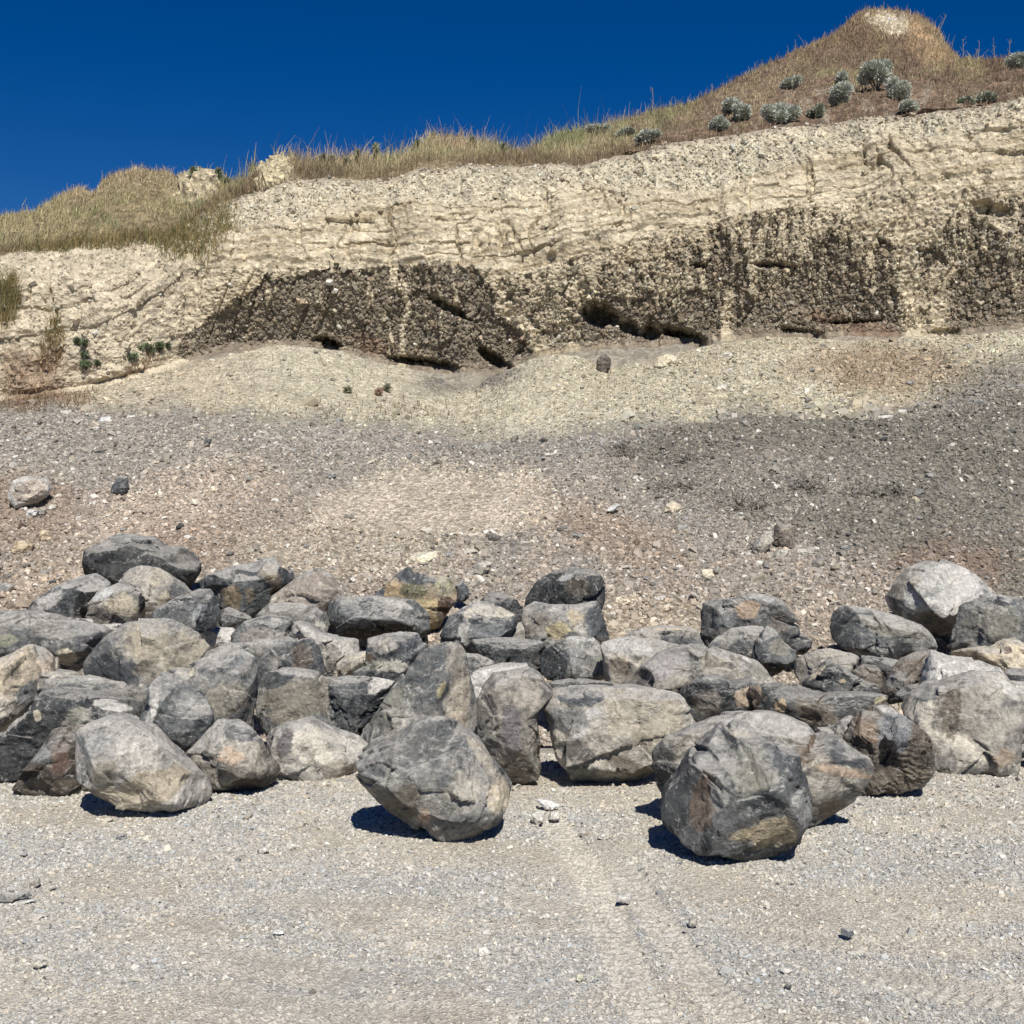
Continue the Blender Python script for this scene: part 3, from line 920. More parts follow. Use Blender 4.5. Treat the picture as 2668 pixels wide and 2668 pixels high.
# rubble on the slope
r = np.random.default_rng(12)
spx, spy = project(SG)
vis = ((spx > -420) & (spx < 3090)).astype(float)
calm = 1 - 0.97 * blob(spx, spy, 1080, 1290, 320, 85, 3, .5, 8)
n = 108000
pts, nn, i, j = grid_sample(SGd, SN, n, r, vis * calm)
u = r.random(n)
sz = np.clip(0.026 * np.exp(r.normal(0, 0.42, n)), 0.012, 0.13)
darkz = (SLOPE_COL[i, j].mean(-1) < 0.21) & (spy[i, j] < 1400)
sz = np.where(darkz, np.clip(sz * 0.8, 0.01, 0.045), sz)
lo = sstep(1350, 1550, spy[i, j])
sz *= 1 + 0.15 * lo
o = chips("rubble", pts, sz, tones(n, SLOPE_COL[i, j] * 0.95 + 0.012, r, 0.27, 0.035, 0.05, 0.04), chip_m, 0.6, r, nrm=nn)
tag(o, kind="stuff")

# crumbs on the talus
r = np.random.default_rng(13)
tpx, tpy = project(TG)
vis = ((tpx > -60) & (tpx < 2730)).astype(float)
dens = 0.2 + 0.8 * sstep(1300, 1900, tpx) + 0.5 * (1 - sstep(0, 60, L_bench(tpx) - tpy))
dens *= 1 - 0.6 * blob(tpx, tpy, 900, 980, 300, 50, 0, .4, 94)
vis[-18:] = 0
n = 27000
pts, nn, i, j = grid_sample(TGd, TN, n, r, vis * dens)
sz = np.clip(0.025 * np.exp(r.normal(0, 0.5, n)), 0.012, 0.16)
heap = blob(tpx[i, j], tpy[i, j], 2230, 1085, 160, 24, 0, .4, 95)
sz = np.minimum(sz * (1 + 1.5 * heap), 0.17)
o = chips("talus_crumbs", pts, sz, tones(n, TALUS_COL[i, j] * 0.92, r, 0.24, 0.02, 0.05, 0.04), chip_m, 0.65, r, nrm=nn)
tag(o, kind="stuff")

# pebbles standing out of the dark layer, clods on the crumbly edge
r = np.random.default_rng(14)
CGp, CNn, cpx, cpy, dkm, lfm, upm, lwm = CLIFF
vis = ((cpx > -40) & (cpx < 2710)).astype(float); vis[:32] = 0; vis[-9:] = 0
n = 52000
wt = vis * (0.03 + 0.03 * lwm * (1 - lfm) + 1.5 * dkm * sstep(1200, 2000, cpx) + 0.5 * dkm + 0.28 * upm * (1 - lfm) + 0.05 * lfm)
pts, nn, i, j = grid_sample(CGp, CNn, n, r, wt)
sz = np.clip(0.031 * np.exp(r.normal(0, 0.45, n)), 0.014, 0.14)
o = chips("cliff_pebbles", pts, sz, tones(n, CCOL[i, j] * 0.95, r, 0.22, 0.012, 0.04, 0.04), chip_m, 0.8, r, nrm=nn, sink=0.1)
tag(o, kind="stuff")

# ------------------------------------------------------------------ boulders
def cube_sphere(n):
    t = np.tan(np.linspace(-math.pi / 4, math.pi / 4, n + 1))
    verts, faces, idx = [], [], {}
    V = []; F = []
    for ax in range(3):
        for s in (-1, 1):
            a, b = np.meshgrid(t, t)
            p = np.zeros((n + 1, n + 1, 3))
            p[..., ax] = s
            p[..., (ax + 1) % 3] = a
            p[..., (ax + 2) % 3] = b * s
            off = sum(len(v) for v in V)
            V.append(p.reshape(-1, 3))
            F.append(grid_faces(n + 1, n + 1) + off)
    V = np.concatenate(V); F = np.concatenate(F)
    V /= np.linalg.norm(V, axis=1)[:, None]
    key = np.round(V, 6)
    _, first, inv = np.unique(key, axis=0, return_index=True, return_inverse=True)
    inv = inv.ravel()
    return V[first], inv[F]


_CS = {}


def facet_noise(p, cells, r, slope):
    """every cell of a random partition is its own slightly tilted flat"""
    c = r.uniform(-1.15, 1.15, (cells, 3)); g = r.normal(0, slope, (cells, 3)); h0 = r.uniform(-1, 1, cells) * slope * 0.10
    d = ((p[:, None] - c[None]) ** 2).sum(-1)
    k = d.argmin(1)
    return h0[k] + ((p - c[k]) * g[k]).sum(-1)


def rock_shape(poly, D, seed, thick=0.8, res=44, facets=14, box=0.72, rough=1.0, layers=0.0, front=None):
    """a closed stone whose outline seen from the front is the polygon, with its own thickness.
    returns world vertices, faces"""
    r = np.random.default_rng(seed)
    P3 = P([p[0] for p in poly], [p[1] for p in poly], D)
    xz = P3[:, [0, 2]]
    # centroid
    a = xz; b = np.roll(xz, -1, 0)
    cr = a[:, 0] * b[:, 1] - b[:, 0] * a[:, 1]
    A = cr.sum() / 2
    c = np.array([((a[:, 0] + b[:, 0]) * cr).sum(), ((a[:, 1] + b[:, 1]) * cr).sum()]) / (6 * A)
    w, h = np.ptp(xz[:, 0]), np.ptp(xz[:, 1])
    R = 0.5 * math.sqrt(abs(w * h))
    # star outline sampled by angle
    th = np.linspace(-math.pi, math.pi, 721)
    rad = np.zeros(721)
    for (p0, p1) in zip(xz - c, np.roll(xz - c, -1, 0)):
        e = p1 - p0
        den = np.cos(th) * e[1] - np.sin(th) * e[0]
        with np.errstate(divide='ignore', invalid='ignore'):
            tt = (p0[0] * e[1] - p0[1] * e[0]) / den
            ss = np.where(np.abs(e[0]) > np.abs(e[1]), (tt * np.cos(th) - p0[0]) / e[0], (tt * np.sin(th) - p0[1]) / e[1])
        ok = (tt > 0) & (ss >= -1e-6) & (ss <= 1 + 1e-6)
        rad = np.where(ok, np.maximum(rad, tt), rad)
    rad = np.where(rad <= 0, R, rad)
    k = np.exp(-np.linspace(-2, 2, 9) ** 2); k /= k.sum()
    rad = np.convolve(np.pad(rad[:-1], 4, mode='wrap'), k, 'valid'); rad = np.append(rad, rad[0])
    if res not in _CS: _CS[res] = cube_sphere(res)
    S, F = _CS[res]
    ang = np.arctan2(S[:, 2], S[:, 0])
    rr = np.interp(ang, th, rad)
    cp = np.hypot(S[:, 0], S[:, 2]); sp = S[:, 1]
    cb = np.where(cp > 0, cp, 1e-9) ** box; sb = np.sign(sp) * np.abs(sp) ** box
    dx, dz = np.cos(ang) * cb, np.sin(ang) * cb
    dth = R * thick
    V = np.stack([dx * rr, sb * dth * np.where(sp < 0, 0.95, 1.1), dz * rr], -1)
    U = V / R
    # large flat cuts facing the front, the top and the back
    cut = np.ones(len(V))
    for f in range(facets):
        nv = r.normal(size=3); nv /= np.linalg.norm(nv)
        nv[1] = -abs(nv[1]) if f % 3 else abs(nv[1])
        nv[1] = math.copysign(max(abs(nv[1]), 0.35), nv[1]); nv /= np.linalg.norm(nv)
        proj = U @ nv
        d0 = proj.max() * r.uniform(0.66, 0.9)
        cut = np.minimum(cut, np.where(proj > d0, d0 / np.maximum(proj, 1e-6), 1))
    for fr in (front or []):                          # cuts given by hand: (nx, ny, nz, share kept)
        nv = np.array(fr[:3], float); nv /= np.linalg.norm(nv)
        proj = U @ nv; d0 = proj.max() * fr[3]
        cut = np.minimum(cut, np.where(proj > d0, d0 / np.maximum(proj, 1e-6), 1))
    V = V * cut[:, None]; U = V / R
    dirn = U / (np.linalg.norm(U, axis=1)[:, None] + 1e-9)
    q = U + seed * 0.37
    disp = facet_noise(U + 0.05 * fbm(q * 2, 3, seed)[:, None], 18, r, 0.15) * 0.8 + facet_noise(U + 0.08 * fbm(q * 4, 3, seed)[:, None], 80, r, 0.15) * 0.34 * rough
    disp += 0.028 * rough * fbm(q * 2.2, 5, seed, 0.62) + 0.014 * rough * fbm(q * 7, 4, seed + 5, 0.6, True)
    if layers:
        ax = np.array([r.normal(0, .35), r.normal(0, .3), 1.0]); ax /= np.linalg.norm(ax)
        s = (U @ ax) * 9 + 2.2 * fbm(q * 1.6, 5, seed + 9, 0.6)
        disp += layers * 0.04 * ((s - np.floor(s)) ** 1.5 - 0.5) * sstep(-0.25, 0.3, fbm(q * 1.7, 3, seed + 3))
    # the outline itself stays nearly where it is
    V = V + dirn * (disp * R * (0.35 + 0.65 * np.clip(np.abs(S[:, 1]) * 1.6, 0, 1)))[:, None]
    # bring the widest outline back to the traced one, sector by sector
    a2 = np.arctan2(V[:, 2], V[:, 0]); r2 = np.hypot(V[:, 0], V[:, 2])
    nb_ = 84
    b_ = ((a2 + math.pi) / (2 * math.pi) * nb_).astype(int) % nb_
    mx = np.zeros(nb_); np.maximum.at(mx, b_, r2)
    cen = -math.pi + (np.arange(nb_) + .5) * 2 * math.pi / nb_
    f = np.clip(np.interp(cen, th, rad) / np.maximum(mx, 1e-6), 0.8, 1.6)
    f = (np.roll(f, 1) + 4 * f + np.roll(f, -1)) / 6
    fi = np.interp(a2, np.concatenate([[cen[-1] - 2 * math.pi], cen, [cen[0] + 2 * math.pi]]), np.concatenate([[f[-1]], f, [f[0]]]))
    V[:, 0] *= fi; V[:, 2] *= fi
    W = V + np.array([c[0], D, c[1]])
    return W, F, R


def stain_attr(me, W, spots, seed):
    n = len(W)
    col = np.zeros((n, 4), np.float32)
    ppx, ppy = project(W)
    best = np.zeros(n)
    for s in spots:
        cx, cy, rx, ry, rgb = s[:5]
        ang = s[5] if len(s) > 5 else 0
        q = np.stack([W[:, 0], W[:, 1], W[:, 2]], -1) * 9
        a = math.radians(ang)
        dx, dy = ppx - cx, ppy - cy
        u = (dx * math.cos(a) + dy * math.sin(a)) / rx; v = (-dx * math.sin(a) + dy * math.cos(a)) / ry
        m = 1 - sstep(0.5, 1.4, np.sqrt(u * u + v * v) + 0.38 * fbm(q * 0.8, 5, seed + int(cx), 0.65) + 0.75 * fbm(np.stack([u * 1.1, v * 1.1, 0 * u + cx], -1), 4, seed + 3, 0.6))
        near_ = np.exp(-np.sqrt(u * u + v * v))
        f = near_ > best
        best = np.maximum(best, near_)
        col[f, :3] = alb(*rgb, 0.92)
        col[:, 3] = np.maximum(col[:, 3], m)
    at = me.color_attributes.new("Stain", 'FLOAT_COLOR', 'POINT')
    at.data.foreach_set("color", col.ravel())


CROP = {'A': (0, 1350, 2.273), 'B': (600, 1400, 2.273), 'C': (1200, 1400, 2.273), 'D': (1668, 1400, 1.932), 'A1': (0, 1350, 3.864), 'A2': (0, 1700, 3.864),
        'B1': (450, 1400, 4.293), 'C1': (850, 1420, 3.864), 'E': (1550, 1450, 3.513), 'F': (2068, 1430, 2.76), 'G': (0, 1000, 1.448), 'H': (1334, 900, 1.448),
        'I': (0, 2000, 1.448), 'J': (1334, 2000, 1.448), 'S': (0, 0, 1.0)}


def cvt(crop, pts):
    x0, y0, s = CROP[crop]
    return [(x0 + p[0] / s, y0 + p[1] / s) for p in pts]


def boulder(name, cat, crop, pts, pal, label, group, base=None, dy=0.0, depth=None, spots=(), seed=None, k=1.0, bottom=None, **kw):
    """base: row of the photograph where it meets the bed (source pixels)"""
    poly = cvt(crop, pts)
    if bottom is not None:                            # hidden underside reaches down to here
        pass
    by = base if base is not None else max(p[1] for p in poly)
    if base is not None and name == "boulder" and by - max(p[1] for p in poly) > -4 and base < 2046:
        cx_ = sum(p[0] for p in poly) / len(poly); cy_ = sum(p[1] for p in poly) / len(poly)
        poly = [(cx_ + (p[0] - cx_) * 1.05, cy_ + (p[1] - cy_) * (1.04 if p[1] < cy_ else 1.22)) for p in poly]
    D = depth if depth is not None else base_depth(by) + dy
    seed = seed if seed is not None else (len(bpy.data.objects) * 7 + 13)
    W, F, R = rock_shape(poly, D, seed, **kw)
    org = np.array([W[:, 0].mean(), W[:, 1].mean(), W[:, 2].min()])
    o = mesh_np(name, W - org, F, rock_mat(pal, k, float(np.clip(0.36 / R, 1.0, 6.0))), None, True, loc=org)
    sc_ = CROP[crop]
    sp = []
    for s in spots:
        (sx, sy), = cvt(crop, [(s[0], s[1])])
        sp.append((sx, sy, s[2] / sc_[2], s[3] / sc_[2], s[4]) + tuple(s[5:]))
    stain_attr(o.data, W, sp, seed)
    tag(o, label, cat, group)
    return o


GB = "boulders heaped in front of the rubble slope"
YEL = (200, 178, 126); TAN = (196, 178, 142); CRM = (222, 206, 164); RUST = (116, 88, 72); BRN = (120, 96, 72); LGT = (206, 202, 190); GRN = (176, 172, 128)
SLT = (84, 90, 94); PCH = (212, 178, 138); DRK = (52, 54, 54)


def B(crop, pts, pal, label, **kw):
    return boulder("boulder", "boulder", crop, pts, pal, label, kw.pop("group", GB), **kw)


# --- front row, left to right
B('A', [(430,1270),(520,1210),(680,1165),(790,1210),(890,1240),(950,1300),(1060,1410),(1190,1560),(1215,1620),(1215,1690),(1180,1740),(920,1778),(680,1755),(540,1700),(470,1640),(440,1560),(420,1440)],
  'pale', "large pale grey boulder with tan lower face standing out front at the left", k=.86, res=60, facets=10, seed=5, thick=.8, box=.66,
  front=[(-0.1,-.6,.75,.72),(.35,-.9,-.1,.80),(-.65,-.7,.1,.74),(.1,-.7,-.7,.72)], spots=[(900,1600,260,110,TAN,-20),(620,1640,160,60,TAN),(620,1500,90,120,(178,166,140)),(540,1330,120,90,(150,152,150))])
B('A', [(85,1590),(130,1520),(215,1400),(270,1270),(330,1250),(430,1230),(520,1250),(560,1400),(540,1600),(470,1665),(300,1668),(130,1640)],
  'brown', "small rust-stained brown boulder tucked behind the left side of the large pale front boulder", seed=6, dy=.12, thick=.75,
  spots=[(360,1400,60,90,RUST),(340,1480,60,40,RUST),(230,1380,60,120,(118,122,122),-30),(300,1600,160,50,(112,100,82))])
B('A', [(-250,1300),(0,1290),(120,1180),(200,1130),(270,1020),(400,990),(600,1040),(740,1075),(800,1110),(820,1140),(815,1190),(700,1300),(500,1400),(300,1450),(150,1530),(60,1570),(-100,1560),(-260,1500)],
  'dark', "wide dark layered boulder with white-flecked crest lying behind the rust-stained one", base=2041, dy=.12, seed=9, layers=1.2, k=1.15, res=60, thick=.55,
  spots=[(660,1110,120,30,LGT,8),(450,1180,90,50,(160,156,136),-15),(220,1170,22,36,CRM),(80,1220,100,14,(176,172,160),-40)])
B('A', [(-220,900),(0,830),(100,790),(150,752),(200,752),(215,850),(235,960),(240,1020),(150,1100),(50,1190),(0,1240),(-200,1300)],
  'tan', "smooth tan boulder with grey underside cut off by the left edge of the picture", base=1955, seed=12, k=1.12, thick=.6, facets=8,
  spots=[(60,900,200,140,(214,192,152),-20),(170,1040,90,70,(128,130,130),-40)])
B('A', [(170,760),(250,775),(305,815),(330,900),(450,915),(400,1010),(250,1050),(180,1000)],
  'warm', "small sandy brown wedge of rock right behind the smooth tan boulder at the left edge", base=1935, seed=14, k=1.1, res=30, spots=[(280,850,80,70,(196,172,140))])
B('A', [(230,1030),(290,950),(400,930),(540,940),(700,960),(830,990),(870,1050),(860,1110),(820,1150),(700,1200),(400,1200),(280,1100)],
  'grey', "low grey slab wedged between the dark layered boulder and the big sandy-topped one", base=1960, seed=16, thick=.5, k=.95)
B('A', [(480,860),(560,780),(650,690),(740,630),(850,598),(1000,598),(1100,640),(1180,690),(1250,775),(1230,900),(1100,1100),(860,1115),(700,1040),(600,990),(490,925)],
  'grey', "big boulder with a broad flat sandy face and slate-coloured left side", base=1935, seed=18, res=56, facets=6, thick=.55,
  front=[(.25,-.75,.6,.62),(-.6,-.8,-.15,.62)], spots=[(960,780,300,180,(180,166,136),10),(1010,890,180,110,(178,166,138)),(640,920,180,120,SLT,35),(620,770,120,30,(150,152,150),-38)])
B('A', [(985,980),(1000,900),(1100,890),(1200,830),(1215,800),(1300,782),(1430,790),(1505,830),(1510,940),(1490,1050),(1480,1200),(1480,1280),(1250,1320),(1100,1150)],
  'grey', "squarish grey boulder with a chalk-white rim left of a black vertical gap", base=1985, seed=21, k=.98, thick=.55, box=.6, front=[(.0,-1,.15,.8),(-.1,-.5,.8,.8)],
  spots=[(1090,900,70,40,CRM),(1460,795,60,10,LGT,10),(1330,1080,150,120,(160,152,130)),(1350,850,110,50,(112,118,122))])
B('A', [(820,1210),(870,1080),(900,980),(950,925),(1010,945),(1100,1000),(1180,1060),(1262,1150),(1262,1200),(1200,1290),(1080,1420),(950,1480),(850,1350)],
  'blue', "pointed blue-grey boulder with a slanting top behind the large pale front boulder", base=2035, dy=.05, seed=23, thick=.6, k=1.06, res=50, front=[(.4,-.5,.7,.6),(.1,-.9,-.4,.7),(-.85,-.5,.1,.75)], facets=6,
  spots=[(900,1140,30,120,LGT,15),(1100,1330,110,80,(96,100,102),-20)])
B('A', [(1080,1410),(1130,1360),(1200,1280),(1270,1205),(1400,1200),(1500,1230),(1560,1290),(1595,1400),(1645,1480),(1640,1530),(1600,1590),(1400,1645),(1300,1610),(1200,1560),(1100,1450)],
  'warm', "rounded speckled boulder with a peach patch, second from the left in the front row", base=2076, seed=27, res=54, thick=.8, box=.74, facets=9, k=.92,
  spots=[(1370,1420,90,60,PCH,0),(1420,1270,150,60,(116,118,118),10),(1280,1250,70,90,(188,184,170),-50),(1500,1560,160,50,(110,100,84),-12)])
B('B', [(210,1180),(260,1120),(350,1075),(470,1068),(540,1100),(650,1150),(745,1190),(820,1250),(800,1400),(720,1450),(600,1470),(440,1468),(320,1440),(250,1390),(215,1280)],
  'pale', "cream-faced rounded boulder with a purplish left shoulder, third in the front row", base=2049, dy=.12, seed=31, res=52, thick=.75, box=.74, facets=8, k=1.05,
  spots=[(520,1230,200,120,(216,206,182),10),(330,1200,50,120,(126,120,118),10),(650,1380,140,70,(170,158,138))])
B('B', [(725,1340),(790,1270),(900,1215),(1000,1170),(1080,1100),(1180,1045),(1280,1050),(1380,1130),(1470,1200),(1540,1300),(1620,1400),(1672,1475),(1655,1560),(1600,1680),(1500,1745),(1350,1792),(1230,1782),(1100,1710),(950,1630),(850,1520),(770,1430)],
  'grey', "big rounded grey boulder speckled cream, standing alone at the centre front", seed=34, res=70, thick=.8, box=.78, facets=7, k=.95, rough=1.4, layers=.2,
  front=[(-.1,-.75,.6,.82),(-.5,-.6,-.6,.86)], spots=[(1590,1520,60,110,(220,200,160),15),(1500,1300,40,160,(200,186,158),-35),(1400,1480,120,90,(190,182,160)),(1150,1650,40,50,(210,176,140)),(1100,1230,220,80,(112,112,108)),(1000,1600,120,160,(128,118,100),35)])
B('B', [(590,1480),(640,1437),(750,1440),(850,1490),(900,1540),(690,1513)],
  'blue', "thin flat slate lying on the gravel under the centre front boulder's left side", base=2066, seed=35, res=26, thick=.5, facets=5)
B('D', [(50,1150),(60,1060),(110,1010),(250,950),(380,900),(520,870),(640,870),(740,890),(830,930),(890,985),(960,965),(1050,1045),(1110,1060),(1135,1110),(1105,1220),(1050,1310),(960,1400),(880,1460),(700,1520),(300,1400),(110,1310)],
  'warm', "broad shell-like boulder with smooth pale crown half hidden by the dark front one", base=2178, dy=.18, seed=38, res=64, thick=.62, facets=5, box=.8,
  k=.95, front=[(-.7,-.7,.1,.74)], spots=[(660,930,300,70,(204,198,186),8),(200,960,120,40,(196,188,172),-25),(850,1060,60,90,BRN,30),(1020,1060,130,90,SLT,30),(1000,1180,160,30,PCH,10),(940,1260,90,100,(190,180,160),-30),(120,1150,70,140,(92,92,86)),(960,1370,80,60,(160,140,110),-30)])
B('D', [(103,1395),(130,1310),(200,1220),(260,1110),(340,1050),(430,960),(490,935),(560,945),(600,990),(720,1050),(810,1100),(830,1180),(880,1250),(910,1350),(890,1450),(800,1530),(700,1590),(520,1642),(400,1622),(260,1572),(150,1490),(105,1445)],
  'blue', "largest blue-black fractured boulder, brown stain on its left, nearest at the right front", seed=41, res=74, thick=.85, box=.72, facets=12, k=.84, rough=1.3,
  front=[(-.85,-.55,.0,.66),(.1,-.8,.55,.78),(.3,-.7,-.65,.74),(.75,-.6,.25,.74)],
  spots=[(320,1340,70,170,(128,108,90),8),(680,1480,170,80,(182,162,118),-15),(510,1500,60,30,YEL,-10),(500,980,60,26,CRM,10),(560,1180,120,150,(150,148,132),20),(380,1300,60,80,(160,158,150)),(620,1330,110,70,SLT),(800,1400,70,120,(144,144,140)),(150,1350,90,150,(78,82,84),-20),(700,1120,90,60,(98,104,108))])
B('D', [(1030,1010),(1080,940),(1130,880),(1200,860),(1270,855),(1330,900),(1400,950),(1450,1000),(1475,1100),(1470,1170),(1400,1260),(1300,1272),(1150,1312),(1080,1290),(1040,1150)],
  'brown', "brown rounded boulder with splintery layered grain right of the paired front boulders", base=2078, seed=45, res=60, thick=.8, layers=1.6, k=1.25, facets=6, rough=1.3,
  spots=[(1290,960,90,110,(134,138,142)),(1250,870,70,20,LGT,20),(1130,960,60,80,(160,128,92),-40),(1250,1220,200,60,(132,118,94),-8)])
B('D', [(1340,900),(1390,800),(1480,745),(1700,690),(1830,690),(1890,750),(1925,830),(1920,880),(1885,960),(1880,1050),(1862,1140),(1830,1162),(1700,1157),(1480,1150),(1420,1080)],
  'warm', "big flat-faced blocky boulder with an orange stain at its lower right corner", base=2003, seed=48, res=60, thick=.62, box=.55, facets=5, k=1.02,
  front=[(-.05,-1,.1,.8),(0,-.35,.9,.86)], spots=[(1840,1110,50,50,(172,148,118)),(1570,860,50,160,(142,130,108),5),(1750,900,160,160,(176,168,148)),(1450,780,80,50,(112,114,112)),(1850,760,90,30,LGT,40)])
B('D', [(1425,800),(1440,700),(1482,572),(1560,600),(1700,620),(1800,655),(1870,720),(1800,820),(1500,860)],
  'white', "pale white slab sloping up behind the top of the big blocky boulder", base=1960, seed=50, thick=.5, box=.6, facets=3, front=[(0,-.5,.8,.7)], spots=[(1530,590,40,14,(110,112,116),10)])
B('F', [(720,1060),(820,990),(960,968),(1090,960),(1080,1100),(1020,1180),(960,1280),(900,1230),(840,1120)],
  'dark', "dark slab added for the shaded recess left of the big blocky boulder", base=1950, seed=52, thick=.4, k=1.1, res=34)  # dark slab added to stand in for the shade of an open recess
# --- second rows, left
B('A', [(-200,600),(0,548),(170,555),(280,570),(360,600),(450,610),(600,660),(640,690),(580,780),(490,850),(400,900),(300,870),(200,820),(0,850),(-200,870)],
  'grey', "wide low grey boulder at the left edge, smooth on top, cream-crusted on its right end", base=1815, seed=54, k=.86, thick=.6, res=54, layers=.5,
  spots=[(390,820,80,50,CRM),(150,590,180,40,(150,148,140),5),(540,720,90,60,(106,104,108)),(40,720,60,40,(150,150,120))])
B('A', [(400,600),(430,592),(545,597),(550,625),(500,635),(420,630)], 'white', "little white flat stone resting on the wide low grey boulder's back", base=1700, dy=-.45, seed=55, res=20, thick=.5)
B('A', [(535,640),(620,628),(720,625),(690,660),(600,680),(560,670)], 'pale', "thin cream slab lying left of the sandy-faced boulder's crest", base=1720, dy=-.4, seed=56, res=22, thick=.5)
B('A', [(490,280),(510,180),(590,150),(650,105),(780,98),(900,120),(960,165),(1080,180),(1140,220),(1168,270),(1165,310),(1120,370),(1080,412),(950,440),(700,430),(560,370),(500,330)],
  'dark', "biggest dark boulder at the top of the pile on the left, overhanging to the right", base=1555, seed=58, res=60, thick=.6, k=1.05, facets=9, rough=1.2,
  spots=[(1090,250,70,60,(108,102,92)),(630,150,40,20,(160,144,134)),(780,120,160,20,(140,144,142),3)])
B('A', [(685,385),(750,310),(830,285),(960,295),(1010,330),(1060,390),(1110,440),(1160,500),(1000,640),(850,640),(720,540)],
  'warm', "tan-crusted grey boulder leaning below the biggest dark one", base=1655, seed=60, k=1.05, spots=[(880,340,130,60,(192,178,148)),(980,480,40,50,TAN),(1050,430,60,60,(120,122,120))])
B('A', [(505,540),(530,490),(600,430),(680,392),(760,400),(850,440),(858,500),(835,570),(800,625),(650,640),(550,612)],
  'warm', "round mottled boulder with a smooth white left shoulder near the top left pile", base=1650, dy=-.3, seed=61, k=1.0, box=.8, facets=6, spots=[(610,440,80,40,(204,202,196),-40),(720,520,100,60,TAN),(840,500,22,70,DRK)])
B('A', [(140,555),(230,480),(330,410),(440,355),(540,335),(610,370),(640,400),(600,460),(540,540),(500,600),(400,620),(250,620)],
  'blue', "slanting grey boulder with a smooth dusty left flank below the biggest dark one", base=1640, seed=62, k=.95, thick=.6, facets=6, spots=[(280,500,110,50,(190,184,176),-35),(500,500,60,110,DRK,30)])
B('A', [(880,590),(960,520),(1070,460),(1150,430),(1220,430),(1265,480),(1278,560),(1250,645),(1150,672),(1050,700),(920,670)],
  'blue', "dark grey-green angular boulder just above the sandy-faced boulder", base=1720, dy=-.1, seed=63, k=.9, facets=10, spots=[(1180,560,40,60,(168,172,172),30)])
B('A', [(1262,600),(1290,555),(1350,530),(1400,550),(1490,590),(1480,650),(1370,690),(1270,665)],
  'dark', "small dark dusty stone below the split tan-hearted boulder", base=1665, seed=64, k=1.3, res=32)
B('A', [(1165,670),(1240,648),(1370,650),(1400,690),(1370,735),(1260,767),(1180,745)],
  'white', "small bright white slab caught between grey boulders, left of centre", base=1700, seed=65, res=30, thick=.6, facets=5)
B('B1', [(310,500),(370,430),(480,400),(560,370),(650,330),(850,300),(990,240),(1110,230),(1180,330),(1290,400),(1322,460),(1290,530),(1220,590),(1100,700),(930,900),(850,930),(700,900),(540,800),(420,680),(330,590)],
  'blue', "split boulder with a sandy tan top corner and a brown hollow on its left", base=1640, seed=66, res=58, thick=.62, k=.98, facets=8,
  front=[(.0,-.5,.85,.66),(.3,-.9,-.3,.75),(-.6,-.8,-.2,.68)], spots=[(1090,390,110,120,(204,182,138),20),(660,680,130,130,(150,124,82),40),(900,420,90,60,(104,112,120)),(1150,540,60,110,(128,108,84),30),(860,650,60,90,(166,148,112))])
B('B', [(170,470),(250,350),(360,270),(470,190),(540,180),(610,220),(660,290),(682,350),(640,430),(560,500),(300,520)],
  'tan', "rounded pinkish tan boulder with fine pitting at the top of the pile, left of centre", base=1640, seed=68, facets=5, box=.82, k=.92, thick=.75, spots=[(450,300,240,160,(176,158,138))])
B('B1', [(930,890),(1080,745),(1280,730),(1550,760),(1700,880),(1715,930),(1745,980),(1690,1080),(1500,1110),(1300,1050),(1000,1020)],
  'grey', "flat-topped grey boulder in front of the pinkish tan one", base=1690, seed=69, thick=.6, k=.95, spots=[(1230,930,110,40,LGT,12),(1640,1000,80,60,(182,176,158))])
B('B1', [(650,1190),(700,1060),(830,930),(1000,885),(1100,870),(1280,900),(1345,960),(1320,1060),(1350,1120),(1300,1250),(900,1300),(660,1250)],
  'grey', "rounded purplish-grey boulder with a chipped right end beside the bright white slab", base=1730, seed=70, thick=.7, facets=6, spots=[(1200,930,110,30,(190,184,170),12),(900,1090,180,100,(144,134,126))])
B('B1', [(1325,1070),(1370,950),(1430,925),(1520,960),(1640,1060),(1800,1100),(2050,1150),(2065,1260),(1900,1370),(1820,1400),(1700,1310),(1640,1180),(1420,1130)],
  'pale', "long pale tan boulder sloping down to the right below the dark overhanging one", base=1745, seed=71, thick=.6, k=.92, facets=6)
B('B1', [(440,1270),(600,1190),(800,1180),(1000,1140),(1250,1125),(1350,1150),(1300,1300),(1050,1450),(930,1500),(700,1480),(450,1450)],
  'grey', "long low grey boulder behind the squarish chalk-rimmed one", base=1790, seed=72, thick=.55, k=.95)
B('B1', [(920,1450),(1000,1330),(1180,1190),(1300,1150),(1500,1150),(1590,1230),(1640,1350),(1672,1500),(1650,1640),(1300,1740),(1000,1700),(940,1560)],
  'blue', "arch-shaped slate boulder with a brown-tinted right face right of the black gap", base=1830, seed=73, k=.88, thick=.62, front=[(.55,-.8,.1,.66),(-.5,-.75,.35,.7)], facets=6, spots=[(1450,1330,130,160,(122,108,94),10),(1150,1400,60,90,(146,140,132)),(1620,1350,50,140,(92,96,98),-20)])
B('B1', [(1500,1160),(1640,1170),(1720,1250),(1790,1340),(1825,1400),(1800,1500),(1745,1550),(1650,1620),(1550,1450)],
  'warm', "narrow speckled boulder hugging the right side of the arch-shaped slate one", base=1800, seed=74, res=32, k=.95)
